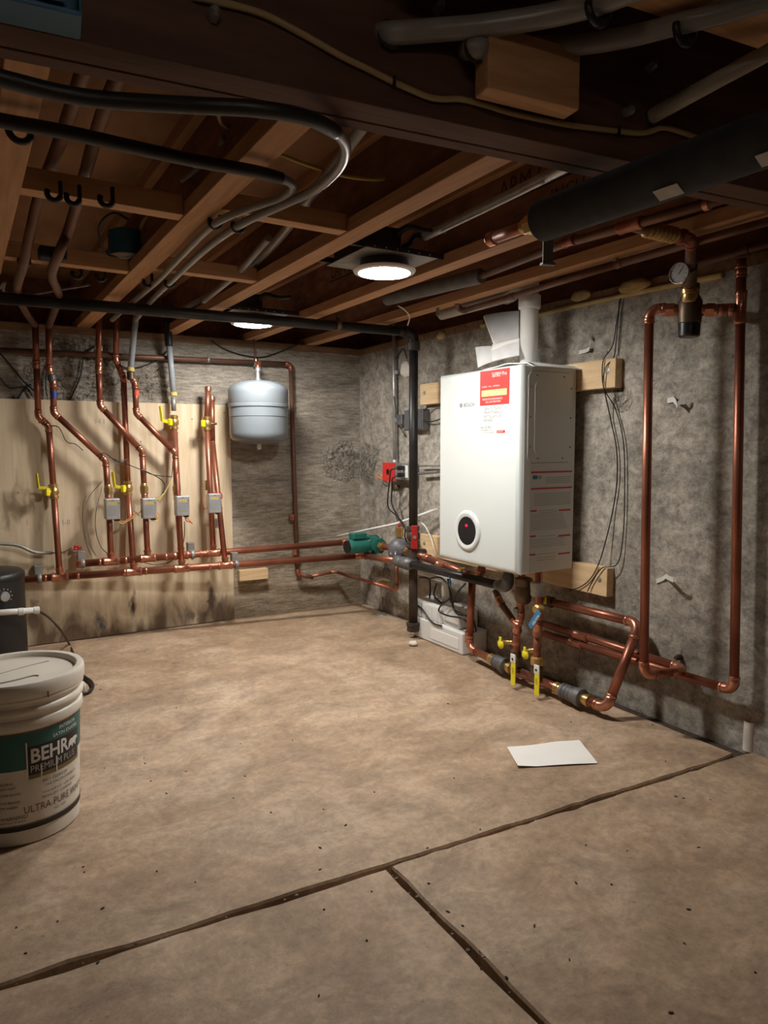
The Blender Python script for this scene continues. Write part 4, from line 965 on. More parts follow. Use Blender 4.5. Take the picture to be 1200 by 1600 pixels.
wire('ground_wire', [W(597,745,.05), W(590,739,.05), W(591,746,.05), W(597,748,.05)], .0035, 'orange_wire', sb_, 6)
lathe('cable_gland', W(620,758,.03), (0,0,-1), [(.016,0),(.018,.003),(.018,.02),(.010,.026)], 'bronze_dark', sb_, 12)
tube('sensor_tube', [W(620,765,.03), W(617,780,.03), W(622,812,.07)], .004, 'galv_dull', sb_, 8)
lathe('tube_nut', W(618.5,779,.03), (0,0,1), [(.007,-.006),(.007,.006)], 'galv', sb_, 6)
j2 = thing('junction_box', 'dark grey outlet box with wires high on the right wall behind the black pipe', 'outlet box', W(645,672,.03))
wbox('metal_box', (631,641), (660,672), .001, .045, 'grey_iron', j2); wbox('side_box', (619,648), (628,664), .001, .035, 'grey_iron', j2)
wbox('cover', (633,643), (658,670), .045, .049, 'iron_cast', j2, .001)
for pts in ([(660,642,.04),(672,635,.03),(690,632,.03)], [(660,655,.04),(672,659,.03),(690,654,.03)], [(614,612,.03),(619,640,.035),(622,655,.03)], [(619,560,.01),(630,545,.01),(636,560,.02)], [(623,664,.02),(628,672,.02),(634,683,.01)]):
    wire('cable', [W(*q) for q in pts], .003, 'black_plastic', j2, 6)
ro = thing('white_conduit_rod', 'long thin white rod slanting from above the green pump towards the boiler', 'rod', W(610,820,.1))
tube('rod', [W(527,838,.24), W(620,818,.105), W(684,795,.05)], .0065, 'label_white', ro, 10)
for a, b, off in (((655,728),(684,728),.03), ((655,740),(684,735),.04)):
    o = tube('wall_tube', [W(*a, off), W(b[0]+30, b[1]-1, off)], .0045 if off == .03 else .008, 'galv', None, 10)
    tag(o, ('thin' if off == .03 else 'thick')+' grey tube entering behind the boiler beside the black pipe', 'tube')
o = wire('sensor_cable', [W(652,812,.06), W(664,822,.05), W(674,842,.05), W(680,868,.06)], .004, 'pvc_old', None, 8); tag(o, 'pale cable curving down over the lower mounting board end', 'cable')
hc = thing('hanging_wire', 'two thin dark wires hanging down the wall right of the boiler', 'wires', W(960,900,.02))
wire('wire', [W(*q) for q in ((970,466,.012),(964,500,.02),(957,540,.03),(943,562,.046),(941,590,.046),(944,608,.046),(953,650,.015),(963,700,.012),(964,750,.012),(957,800,.012),(945,850,.03),(935,882,.044),(922,905,.045),(905,918,.046),(890,922,.05))], .0022, 'black_plastic', hc, 6)
wire('wire', [W(*q) for q in ((968,470,.012),(962,540,.012),(958,560,.03),(946,575,.048),(943,605,.048),(962,640,.012),(974,690,.012),(976,760,.012),(974,830,.012),(965,880,.02),(940,888,.046),(925,910,.047),(918,924,.05))], .0022, 'black_plastic', hc, 6)
# pipe straps left on the wall
def strap(pts, w_, label, off=.004):
    q = [W(*p) for p in pts]; vsl, fs = [], []
    for i, p in enumerate(q):
        for dz in (-w_/2, w_/2):
            for e in (0, -.0018): vsl.append(p+V((e, 0, dz)))
    for i in range(len(q)-1):
        a = i*4; b = a+4
        fs += [(a,b,b+2,a+2), (a+1,a+3,b+3,b+1), (a,a+1,b+1,b), (a+2,b+2,b+3,a+3)]
    fs += [(0,2,3,1), (len(vsl)-4, len(vsl)-3, len(vsl)-1, len(vsl)-2)]
    o = mesh('pipe_strap', vsl, fs, 'plug_white', None); tag(o, label, 'strap', 'loose metal straps on the right wall'); return o
strap([(1043,626,.003),(1052,624,.006),(1056,628,.03),(1058,634,.035),(1063,628,.03),(1072,627,.02)], .018, 'bent metal strap on the wall between the tall copper pipes, upper one')
strap([(1026,908,.003),(1036,904,.004),(1041,900,.006),(1043,902,.05),(1052,906,.05),(1058,905,.045)], .016, 'bent metal strap on the wall between the tall copper pipes, lower one')
strap([(905,551,.003),(916,548,.006),(921,545,.02),(923,530,.02),(924,527,.004)], .014, 'bent metal strap above the right end of the upper mounting board')
lathe_o = lathe('wall_anchor', W(1064,1026,0), (-1,0,0), [(.008,0),(.010,.004),(.010,.022),(.006,.03)], 'bronze_dark', None, 10); tag(lathe_o, 'small dark anchor bolt in the wall above the end of the low copper lines', 'bolt')

# ================================================================ flue pipes and papers on the boiler
pv = W(826,560,.19); fr = .034
fp_ = thing('flue_pipe', 'white plastic flue pipe rising from the boiler top through a coupling', 'pipe', (pv.x,pv.y,ZT))
tube('pipe', [(pv.x,pv.y,ZT+.0), (pv.x,pv.y,1.745)], fr, 'pvc', fp_, 28)
zc1, zc0 = W(826,463,.19).z, W(826,483,.19).z
lathe('coupling', (pv.x,pv.y,zc0), (0,0,1), [(fr,-.004),(fr+.006,0),(fr+.0075,.004),(fr+.0075,zc1-zc0),(fr+.001,zc1-zc0+.002)], 'pvc', fp_, 28)
lathe('collar', (pv.x,pv.y,ZT-.006), (0,0,1), [(fr+.02,0),(fr+.02,.012),(fr+.006,.02)], 'pvc', fp_, 28)
f2_ = thing('intake_pipe', 'white plastic intake pipe behind the papers, elbowing left below the joists', 'pipe', (-.10,W(850,560,.09).y,ZT))
py = W(849,545,.09).y
lathe('fitting', (-.09,py,ZT-.003), (0,0,1), [(.034,0),(.034,.02),(.026,.03),(.026,.062),(.034,.066),(.034,.085),(.027,.09)], 'pvc', f2_, 24)
qa, qb = W(690,492,.10), W(806,470,.10)
run(f2_, [qa, V((-.10, qb.y, qa.z)), V((-.10, qb.y, 1.73))], .024, 'pvc', 'pvc', rb=.035)
tube('riser', [(-.09,py,ZT+.06), (-.09,py,ZT+.085)], .024, 'pvc', f2_)
def leaf(name, quad, th, m, par=None):                 # a booklet: quad of world points, given thickness
    a, b, c, d = [V(q) for q in quad]; n_ = (b-a).cross(d-a).normalized()*th
    vsl, fs, N_ = [], [], 6
    for s in (0, 1):
        for i in range(N_+1):
            for j in range(N_+1):
                u, v = i/N_, j/N_; p = (a*(1-u)+b*u)*(1-v)+(d*(1-u)+c*u)*v
                vsl.append(p+n_*s+n_.normalized()*.006*math.sin(u*3.1)*math.sin(v*2.2+.4))
    M_ = (N_+1)**2
    for i in range(N_):
        for j in range(N_):
            k = i*(N_+1)+j; f = (k, k+N_+1, k+N_+2, k+1); fs += [f[::-1], tuple(M_+x for x in f)]
    rim = [i*(N_+1) for i in range(N_+1)]+[N_*(N_+1)+j for j in range(1, N_+1)]+[i*(N_+1)+N_ for i in range(N_-1, -1, -1)]+list(range(N_-1, 0, -1))
    for i in range(len(rim)): x, y = rim[i], rim[(i+1) % len(rim)]; fs.append((x, y, M_+y, M_+x))
    return mesh(name, vsl, fs, m, par, False)
bk1 = thing('manual_booklet', 'grey printed booklet leaning behind the flue pipe on top of the boiler', 'booklet', W(790,540,.2))
leaf('cover', [W(776,538,.235), W(812,530,.20), W(812,488,.14), W(758,494,.16)], .008, 'booklet', bk1)
leaf('back_pages', [W(772,540,.24), W(776,538,.236), W(759,494,.161), W(756,496,.165)], .004, 'paper', bk1)
for k_ in range(4):
    a = W(769+k_*10, 500-k_, .145); tube('print_mark', [W(797+k_*1.5,502+k_*6,.168), W(799+k_*1.5,506+k_*6,.17)], .002, 'ink', bk1, 5)
bk2 = thing('manual_booklet', 'folded grey leaflet lying against the foot of the flue pipe on the boiler', 'booklet', W(790,560,.24))
leaf('cover', [W(769,566,.285), W(812,556,.25), W(812,530,.215), W(768,544,.25)], .004, 'booklet', bk2)
leaf('fold', [W(769,549,.26), W(812,536,.222), W(812,530,.215), W(770,540,.24)], .005, 'paper', bk2)
o = leaf('loose_sheet', [W(747,575,.29), W(768,566,.27), W(768,541,.24), W(743,543,.26)], .0015, 'booklet'); tag(o, 'small loose paper sheet standing at the left of the papers on the boiler', 'paper')
vsl, fs, NX, NY = [], [], 10, 18
ys0, ys1 = W(762,566,.26).y, Y0-.022
for i in range(NX+1):
    for j in range(NY+1):
        u, v = i/NX, j/NY; y_ = ys0+(ys1-ys0)*v; x_ = -.285+.25*u
        d_ = math.hypot(x_-pv.x, y_-pv.y)
        z_ = ZT+.004+.012*max(0,math.sin(v*3.1))*(.6+.4*noise.noise(V((u*3,v*3,0))))+.012*math.exp(-(d_/.06)**2)
        if y_ < Y0+.01: z_ -= (Y0+.01-y_)*.35
        vsl.append(V((x_,y_,z_)))
for i in range(NX):
    for j in range(NY):
        k = i*(NY+1)+j; fs.append((k,k+NY+1,k+NY+2,k+1))
n0 = len(vsl); vsl += [p-V((0,0,.004)) for p in vsl]; fs += [tuple(n0+x for x in f[::-1]) for f in fs]
rim = [i*(NY+1) for i in range(NX+1)]+[NX*(NY+1)+j for j in range(1,NY+1)]+[i*(NY+1)+NY for i in range(NX-1,-1,-1)]+list(range(NY-1,0,-1))
for i in range(len(rim)): x, y = rim[i], rim[(i+1) % len(rim)]; fs.append((x, y, n0+y, n0+x))
o = mesh('foam_sheet', vsl, fs, 'foam_sheet', None, True); tag(o, 'thin white foam sheet draped over the boiler top around the flue pipe', 'packing sheet')

# ================================================================ on the floor
pq = [K(792,1167,.004), K(905,1157,.003), K(934,1192,.004), K(809,1199,.003)]
vsl, fs, N_ = [], [], 12
for i in range(N_+1):
    for j in range(N_+1):
        u, v = i/N_, j/N_; p = (pq[0]*(1-u)+pq[1]*u)*(1-v)+(pq[3]*(1-u)+pq[2]*u)*v
        p.z = .0022+.004*(noise.noise(V((u*2.2,v*2.2,4)))+.5)+.010*max(0,.25-u)*4*max(0,v-.2)*.5+.006*max(0,u-.8)*4*max(0,.4-v)
        vsl.append(p)
for i in range(N_):
    for j in range(N_): k = i*(N_+1)+j; fs.append((k, k+1, k+N_+2, k+N_+1))
o = mesh('paper_sheet', vsl, fs, 'paper', None, True); tag(o, 'blank white sheet of paper lying on the floor in front of the boiler', 'paper')
deb = []
bm = bmesh.new(); rnd = random.Random(3)
spots = [(457,1157),(225,1185),(585,1238),(723,1447),(835,1447),(1180,1520),(980,1330),(900,1380),(1056,1245),(1110,1250),(40,1490),(130,1355),(160,1420),(700,1425),(500,1325),(880,1190),(1040,1190),(150,1070),(260,1240),(330,1090),(700,1100),(560,1120),(90,1440),(540,1290)]
for i in range(70):
    x_, y_ = spots[i] if i < len(spots) else (rnd.uniform(10,1190), rnd.uniform(1040,1590))
    p = K(x_, y_, 0)
    if p.x > -.03 or p.y > -.03 or p.x < -3: continue
    m_ = Matrix.Translation(p+V((0,0,.001))) @ Matrix.Rotation(rnd.uniform(0,6), 4, 'Z') @ Matrix.Diagonal((rnd.uniform(.002,.006), rnd.uniform(.001,.003), rnd.uniform(.001,.0025), 1))
    bmesh.ops.create_icosphere(bm, subdivisions=1, radius=1, matrix=m_)
o = bmobj('floor_debris', bm, 'chip'); o['kind'] = 'stuff'; tag(o, 'scattered dark crumbs of debris across the concrete floor', 'debris')
bm = bmesh.new()
for i in range(60):
    t = rnd.random(); a, b = (S0, S1) if i % 3 == 0 else ((S1, S2) if i % 3 == 1 else (S1, T1)); p = a+(b-a)*t+V((rnd.gauss(0,.008), rnd.gauss(0,.008), 0))
    s_ = rnd.uniform(.0012,.004); m_ = Matrix.Translation(V((p.x,p.y,-.002-rnd.random()*.02 if rnd.random() < .8 else .001))) @ Matrix.Diagonal((s_*1.3, s_, s_*.8, 1))
    bmesh.ops.create_icosphere(bm, subdivisions=1, radius=1, matrix=m_)
o = bmobj('joint_grit', bm, 'chip_light'); o['kind'] = 'stuff'; tag(o, 'loose grit lying in the open joints between the slabs', 'grit')

# ================================================================ paint bucket
bc_ = V((-1.969,-1.755,0)); BR0, BR1, BZ1 = .131, .1425, .305
bu = thing('paint_bucket', 'white lidded paint bucket with teal and black label at the left edge', 'bucket', bc_)
def br_(z): return BR0+(BR1-BR0)*min(max(z/BZ1,0),1)
lathe('body', bc_, (0,0,1), [(.05,.006),(BR0-.01,.004),(BR0-.004,.0),(BR0,.004),(BR1,BZ1),(BR1+.001,.318)], 'bucket_white', bu, 72)
lathe('collar_ring', bc_, (0,0,1), [(BR1,.286),(.148,.288),(.1495,.292),(.1495,.308),(.148,.311),(.1445,.313),(.1445,.322),(.150,.324),(.152,.328),(.152,.336),(.1495,.339),(.1455,.342),(.1455,.350),(.152,.352),(.1535,.355),(.1535,.360),(.148,.363)], 'bucket_white', bu, 72)
ld_ = lathe('lid', bc_, (0,0,1), [(.149,.360),(.1545,.362),(.156,.366),(.157,.386),(.156,.395),(.153,.3995),(.148,.4005),(.139,.399),(.136,.395),(.1345,.388),(.13,.3865),(.07,.3875),(.01,.388)], 'bucket_white', bu, 72)
for a_, s_ in ((-1.9,.9),(-1.2,.5),(-2.4,.7)):
    q = bc_+V((.1572*math.cos(a_), .1572*math.sin(a_), .366)); box('lid_notch', q, (.0015,.003,.03*s_), 'bucket_brown', ld_, 0, Matrix.Rotation(a_,3,'Z'))
wire('lid_scuff', [bc_+V((x_,y_,.3888)) for x_, y_ in ((-.08,-.06),(-.05,-.075),(-.01,-.07),(.03,-.055),(.045,-.06))], .0018, 'ink_grey', ld_, 5)
wire('lid_scratch', [bc_+V((x_,y_,.3883)) for x_, y_ in ((-.12,-.03),(-.05,.0),(.03,.04),(.08,.06))], .0010, 'ink_grey', ld_, 5)
PH0 = math.atan2(CAM.y-bc_.y, CAM.x-bc_.x)
def bk(x, y):                    # pixel -> angle and height on the bucket wall
    d = _ray(x, y); o_ = CAM-bc_; z_ = .18
    for _ in range(4):
        R_ = br_(z_); a = d.x**2+d.y**2; b = o_.x*d.x+o_.y*d.y; c = o_.x**2+o_.y**2-R_*R_; di = max(b*b-a*c, 0)
        t = (-b-math.sqrt(di))/a; p = o_+d*t; z_ = CAM.z+d.z*t
    th = (math.atan2(p.y,p.x)-PH0); th = (th+math.pi) % (2*math.pi)-math.pi; return th, z_
def bpt(th, z, e=.0008): R_ = br_(z)+e; a = PH0+th; return bc_+V((R_*math.cos(a), R_*math.sin(a), z))
def band(name, th0, th1, z0, z1, m, e=.0008, n=40):
    vsl, fs = [], []
    for i in range(n+1):
        th = th0+(th1-th0)*i/n; vsl += [bpt(th, z0, e), bpt(th, z1, e)]
    for i in range(n): fs.append((2*i, 2*i+2, 2*i+3, 2*i+1))
    return mesh(name, vsl, fs, m, bu, True)
tzt = bk(118,1118)[1]; tzb = bk(119,1168)[1]
tzt = (bk(60,1141)[1]+bk(100,1128)[1])/2; tzb = (bk(20,1205)[1]+bk(5,1209)[1])/2
band('label_band', -math.pi*.93, math.pi*.93, tzb-.105, tzb, 'bucket_white', .0005, 90)
band('teal_band', -math.pi*.93, math.pi*.93, tzb, tzt, 'bucket_teal', .0008, 90); band('brown_rule', -math.pi*.93, math.pi*.93, tzt, tzt+.004, 'bucket_brown', .0008, 90)
th0, zl1 = bk(42,1168); th1, zr1 = bk(120,1138); zl0 = bk(42,1219)[1]; 
zT, zBm = zl1, zl0
band('logo_panel', th0, th1, zBm, zT, 'bucket_black', .0012); band('logo_strip', th0, th1, zBm, zBm+.010, 'bucket_gold', .0015)
def btext(s, th, z, size, m, sx=1.0, bold=0, e=.0016):
    return text('label_print', s, size, (0,0,0), None, None, m, bu, fn=lambda x, y: bpt(th+x/.139, z+y, e), sx=sx, bold=bold)
hh = zT-zBm
lw_ = (th1-th0)*.139
btext('BEHR', th0+.04, zBm+hh*.50, hh*.60, 'label_white', .84, .0012)
bear = [(0,0),(.1,0),(.12,.14),(.3,.16),(.32,0),(.42,0),(.44,.16),(.62,.17),(.66,.0),(.76,0),(.76,.25),(.86,.36),(.98,.38),(1.0,.48),(.92,.58),(.84,.64),(.78,.6),(.6,.66),(.4,.6),(.2,.62),(.06,.5),(0,.3)]
vsl = [bpt(th0+(lw_*.70+x*lw_*.27)/.139, zBm+hh*.50+y*lw_*.27*.9, .0018) for x, y in bear]
mesh('bear_emblem', vsl, [tuple(range(len(vsl)))], 'label_white', bu)
btext('PREMIUM PLUS', th0+.035, zBm+hh*.20, hh*.30, 'galv', .78)
btext('INTERIOR', th0+.55, zT+.022, .0125, 'label_white'); btext('SATIN ENAMEL', th0+.42, zT+.007, .0125, 'label_white')
thu, zu = bk(37,1272); btext('ULTRA PURE WHITE', thu, zu, .026, 'bucket_brown', .80)
for s_, x_, y_, sz in (('EASY CLEAN UP', 66,1222,.0095), ('ONE GALLON DURABILITY', 70,1228,.008), ('100% ACRYLIC  LOW ODOR', 66,1240,.008), ('EXCELLENT COVERAGE', 66,1247,.008), ('NO. 1050', 84,1264,.0085), ('MILDEW', -2,1229,.009), ('RESISTANT', -2,1236,.008), ('ULTRA GLOSS', -2,1246,.008), ('STAIN BLOCK', -2,1258,.008), ('LOW SHEEN', -2,1266,.008), ('WARNING!', 1,1284,.012), ('KEEP OUT OF REACH', 1,1289,.006)):
    t_, z_ = bk(max(x_,1),y_); t_ = t_ if x_ > 0 else t_-.05; btext(s_, t_, z_, sz, 'ink')
zs = bk(20,1296)[1]; band('black_stripe', -math.pi*.93, math.pi*.93, zs-.008, zs+.004, 'bucket_black', .0012, 90); band('brown_stripe', -math.pi*.93, math.pi*.93, zs+.004, zs+.007, 'bucket_brown', .0012, 90)
for a_, z0_, z1_ in ((th0-.02, zBm-.01, zT+.012), (th0+.47, zBm-.005, zBm+hh*.48), (th0+.2, zBm-.012, zBm+.03)):
    band('label_scratch', a_, a_+.022, z0_, z1_, 'bucket_white', .0022, 2)
for s_ in (-1, 1):
    a_ = PH0+s_*math.pi*.55+.0; q = bc_+V((.152*math.cos(a_), .152*math.sin(a_), .318)); lathe('handle_ear', q, (math.cos(a_), math.sin(a_), 0), [(.014,0),(.014,.006),(.008,.009)], 'bucket_white', bu, 14)
wire('wire_handle', [bc_+V((.158*math.cos(PH0+t), .158*math.sin(PH0+t), .318-.1*math.sin((t-math.pi*.55)/(math.pi*.9)*math.pi))) for t in [math.pi*(.55+.9*k/8) for k in range(9)]], .003, 'galv', bu, 6)

# ================================================================ black tank at the left edge
xe = B(40,950,.28).x; tr = .15; tcx = xe-tr*.99; tcy = -.28; ztp = B(20,886,.26).z
bt = thing('black_tank', 'black cylindrical tank with a round dial, partly behind the bucket', 'tank', (tcx,tcy,0))
lathe('shell', (tcx,tcy,0), (0,0,1), [(tr*.9,0),(tr,.01),(tr,ztp-.035)], 'heater_black', bt, 56)
lathe('top_lid', (tcx,tcy,ztp-.035), (0,0,1), [(tr+.003,0),(tr+.004,.004),(tr+.002,.018),(tr*.93,.03),(tr*.6,.036),(.01,.037)], 'heater_black', bt, 56)
pd_ = B(8,933,-(tcy-tr)); dd_ = (CAM-V((tcx,tcy,CAM.z))); dd_.z = 0; dd_.normalize()
th_ = math.asin(max(-1,min(1,(pd_.x-tcx)/tr*.95))); dn_ = V((math.sin(th_), -math.cos(th_), 0)); pk = V((tcx,tcy,0))+dn_*tr; pk.z = pd_.z
kn = lathe('dial', pk, dn_, [(.021,-.002),(.022,.004),(.019,.012),(.0,.013)], 'galv', bt, 24)
for k_ in range(9):
    a = math.radians(-30+k_*30); sd_ = V((0,0,1)).cross(dn_); q = pk+dn_*.001+(sd_*math.cos(a)+V((0,0,1))*math.sin(a))*.032
    lathe('dial_tick', q, dn_, [(.002,0),(.002,.001)], 'label_white', bt, 6)
wp = thing('white_pipe', 'short horizontal white plastic pipe in front of the black tank', 'pipe', B(32,956,.5))
tube('pipe', [B(-40,960,.46), B(59,953,.46)], .0125, 'pvc', wp, 16)
for x_ in (33, 57): lathe('coupling', B(x_,955.5-(x_-32)*.08,.46), B(59,953,.46)-B(2,957,.46), [(.0125,-.012),(.0155,-.010),(.0155,.010),(.0125,.012)], 'pvc', wp, 16)
ho = thing('drain_hose', 'thin dark hose bending from the white pipe to the floor behind the bucket', 'hose', K(108,1008,.0))
wire('hose', [B(60,954,.46), B(78,966,.44), B(95,985,.42), K(108,1006,.006), K(114,1020,.006), K(121,1040,.007), K(130,1057,.008)], .005, 'rust_iron', ho, 8)
wire('hose_tail', [K(124,1048,.009), K(132,1058,.01), K(141,1064,.01), K(145,1072,.01), K(140,1080,.01), K(128,1084,.01), K(100,1088,.01)], .007, 'black_plastic', ho, 8)
# ================================================================ overhead runs
# two tubes in black sleeves passing under the beam and turning along the joist bay
ta = thing('sleeved_tube', 'upper of the two long black-sleeved tubes crossing below the joists', 'tube', K(400,170,1.43))
sA = [K(-60,104,1.425), K(0,122,1.425), K(130,152,1.425), K(270,163,1.425), K(400,170,1.425), K(480,184,1.432), K(525,206,1.445)]
wire('black_sleeve', sA, .0112, 'black_sleeve', ta, 16); 
wire('tube', [K(480,184,1.434), K(525,206,1.447), K(540,232,1.46), K(528,264,1.475), K(490,297,1.488), K(430,325,1.497), K(372,353,1.503), K(318,392,1.506), K(265,442,1.506), K(235,472,1.506), K(212,500,1.50)], .0098, 'grey_pex', ta, 14)
tb = thing('sleeved_tube', 'lower of the two long black-sleeved tubes crossing below the joists', 'tube', K(300,245,1.49))
wire('black_sleeve', [K(-60,174,1.498), K(0,188,1.498), K(100,206,1.498), K(200,228,1.498), K(300,250,1.498), K(400,268,1.50), K(440,279,1.501)], .0122, 'black_sleeve', tb, 16)
wire('tube', [K(400,268,1.50), K(440,279,1.501), K(458,291,1.503), K(440,308,1.505), K(390,325,1.507), K(335,350,1.508), K(290,393,1.508), K(245,440,1.508), K(205,474,1.506), K(175,500,1.50)], .0092, 'grey_pex', tb, 14)
tc_ = thing('grey_tube', 'bare grey plastic tube curving through the joist bay above the sleeved tubes', 'tube', K(450,360,1.6))
wire('tube', [K(600,150,1.64), K(562,205,1.625), K(500,288,1.61), K(470,327,1.61), K(445,362,1.61), K(412,398,1.60), K(377,428,1.60), K(352,449,1.60), K(300,476,1.595), K(268,492,1.58)], .0135, 'grey_pex', tc_, 14)
td = thing('grey_tube', 'short bare grey tube dipping beside the second joist flange', 'tube', K(380,420,1.58))
wire('tube', [K(420,372,1.59), K(400,395,1.575), K(375,423,1.56), K(352,443,1.545), K(318,470,1.53)], .011, 'grey_pex', td, 12)
te = thing('grey_tube', 'grey tube running up into the first joist bay near the beam', 'tube', K(330,230,1.6))
wire('tube', [K(352,215,1.63), K(340,240,1.63), K(312,262,1.63), K(285,282,1.63)], .008, 'grey_pex', te, 10)
# clips under the blocking boards
def clip(x, y, z, label='black plastic hook nailed under a wooden blocking board', r=.018):
    p = K(x, y, z); t = thing('pipe_hook', label, 'hook', p, 'black pipe hooks under the blocking boards')
    arc = [p+V((math.cos(a)*r, 0, math.sin(a)*r)) for a in [math.radians(-10-20*k) for k in range(11)]]
    tube('hook', arc, .0065, 'black_plastic', t, 8); box('stem', p+V((r,0,.012)), (.008,.014,.036), 'black_plastic', t, .001)
    return t
HL = ['left of the three black hooks under the nearer left board', 'middle of the three black hooks under the nearer left board', 'right of the three black hooks under the nearer left board, above the blue box', 'black hook under the farther left board, left of the blue box', 'black hook under the farther left board, right below the blue box', 'black hook holding the lower sleeved tube by the middle joist', 'black hook holding a grey tube at the left end of the farther middle board', 'black hook holding two grey tubes on the farther middle board', 'black hook holding two grey tubes on the nearer middle board', 'black hook around the copper pipe under the farther left board']
for i_, (x_, y_, z_) in enumerate(((84,303,1.52),(114,309,1.52),(166,312,1.52),(120,428,1.52),(157,432,1.52),(336,347,1.515),(231,441,1.515),(265,442,1.51),(372,353,1.508),(38,408,1.51))): clip(x_, y_, z_, HL[i_], .014)
o = box('insulation_scrap', K(82,397,1.515), (.075,.05,.034), 'black_foam', None, .006); tag(o, 'black foam wrap around the copper pipe at the second blocking board', 'pipe wrap')
# wooden hook at the very left under the joist
clip(31,205,1.515, 'black plastic hook on the wide joist at the left edge')
# junction boxes in blue plastic
bx = K(200,402,1.572); bj = thing('blue_ceiling_box', 'round blue plastic ceiling box open at the bottom between joists', 'junction box', bx)
lathe('shell', bx, (0,0,1), [(.058,0),(.060,.001),(.061,.075),(.05,.082),(.0,.082),(.0,.078),(.048,.078),(.056,.07),(.056,.001)], 'blue_plastic', bj, 32)
lathe('rim', bx-V((0,0,.001)), (0,0,1), [(.0565,0),(.0605,0),(.0605,.002),(.0565,.002)], 'grey_pex', bj, 32)
wire('cable', [bx+V((.02,0,.04)), bx+V((-.02,.01,.006)), bx+V((-.075,-.02,.0)), bx+V((-.10,-.08,.06)), bx+V((-.07,-.14,.09)), bx+V((-.02,-.12,.085))], .004, 'black_plastic', bj, 6)
wire('ground', [bx+V((-.03,.02,.0)), bx+V((.0,-.01,-.004)), bx+V((.035,.01,.02))], .002, 'label_white', bj, 6)
wire('feed_cable', [bx+V((.04,-.03,.08)), K(225,345,1.66), K(262,318,1.68), K(300,290,1.7)], .006, 'cable_cream', bj, 8)
c0, c1 = beamface(-45,10,.002), beamface(124,60,.002); bb_ = thing('blue_switch_box', 'blue plastic electrical box nailed to the beam at the top left corner', 'junction box', c1)
wdt = (c1-c0).dot(bdir); hz = .062; dp = .055; mid = (c0+c1)/2; rt = axrot(bdir)
zlo = min(c0.z, c1.z)
def bbx(nm, a, n_, z_, s, m, **k): q = BP-bnor*(BWD+n_); q = q+bdir*((mid-q).dot(bdir)+a); box(nm, (q.x,q.y,z_), s, m, bb_, .001, rt)
bbx('bottom_wall', 0, dp/2+.001, zlo, (wdt,dp,.003), 'blue_plastic'); bbx('top_wall', 0, dp/2+.001, zlo+hz, (wdt,dp,.003), 'blue_plastic'); bbx('back_wall', 0, .003, zlo+hz/2, (wdt,.003,hz), 'blue_plastic')
for s in (-1, 1): bbx('end_wall', s*wdt/2, dp/2+.001, zlo+hz/2, (.003,dp,hz), 'blue_plastic')
bbx('front_rim', 0, dp+.002, zlo+.001, (wdt+.004,.002,.005), 'ink_blue'); bbx('wire_nut', -.01, dp*.6, zlo+hz*.7, (.04,.014,.012), 'red'); bbx('wire_bundle', .03, dp*.6, zlo+hz*.62, (.03,.01,.006), 'cable_cream')
# cables stapled to the beam and in the bays
o = wire('beam_cable', [beamface(x_, y_, .006) for x_, y_ in ((300,-6),(400,18),(470,52),(530,86),(575,108),(615,128),(665,150),(690,155),(720,155),(760,165),(800,177),(850,188),(900,197),(965,205),(1005,208),(1035,200),(1060,205),(1093,217))], .0048, 'cable_cream', None, 8, 8)
tag(o, 'cream electrical cable stapled along the camera side of the beam', 'cable')
for x_, y_ in ((616,128),(967,206)): box('staple', beamface(x_,y_,.011), (.004,.005,.018), 'black_plastic', o, 0, rt)
o = wire('yellow_cable', [K(425,236,1.66), K(470,254,1.64), K(503,265,1.63), K(540,275,1.62), K(585,280,1.62), K(620,275,1.63), K(655,266,1.65)], .005, 'cable_yellow', None, 8); tag(o, 'yellow cable hanging in the joist bay behind the beam', 'cable')
o = wire('cream_cable', [K(340,165,1.60), K(345,190,1.63), K(360,205,1.65), K(340,225,1.66), K(325,240,1.67)], .005, 'cable_cream', None, 8); tag(o, 'looped cream cable dangling behind the upper black sleeve', 'cable')
o = wire('grey_cable', [K(0,450,1.54), K(8,440,1.54), K(6,455,1.54), K(25,459,1.545), K(50,460,1.55), K(90,453,1.55), K(140,445,1.56)], .005, 'grey_pex', None, 8); tag(o, 'thin grey cable sagging behind the black iron pipe at left', 'cable')
o = boxmm('cable_cover', K(1,1,1)*0+V((JX['a']-.02, beam_back(JX['a'])+.05, JB-.006)), V((JX['a']+.0, beam_back(JX['a'])+.075, JB-.003)), 'paper', None, .001); tag(o, 'small white tag stuck under the joist hanger at the beam', 'tag')
# large grey tubes at top right, out of holes in the beam
for nm, lab, pts, r_, m_ in (
    ('grey_tube', 'thick grey tube leaving the beam at top centre', [beamface(588,54,-.03), beamface(612,52,.012), K(680,47,1.585), K(760,40,1.592), K(860,24,1.598), K(935,5,1.60), K(1010,-25,1.60)], .0165, 'grey_pex'),
    ('grey_tube', 'thick grey tube leaving the beam right of the wooden block', [beamface(722,78,-.03), beamface(745,76,.045), K(800,75,1.597), K(900,70,1.60), K(980,58,1.60), K(1060,38,1.60), K(1130,20,1.60), K(1230,-10,1.60)], .0155, 'grey_pex'),
    ('beige_tube', 'straight beige pipe leaving the beam at the right edge', [beamface(1015,184,0)-bnor*(-.02), beamface(1022,180,.01), K(1110,131,1.56), K(1230,66,1.60)], .0135, 'beige_pipe')):
    t = thing(nm, lab, 'tube', pts[3]); wire('tube', pts, r_, m_, t, 16)
    lathe('hole_collar', pts[1]+bnor*.006, -bnor, [(r_*1.05,0),(r_*1.3,.001),(r_*1.3,.003),(r_*1.05,.004)], 'web_ink', t, 18)
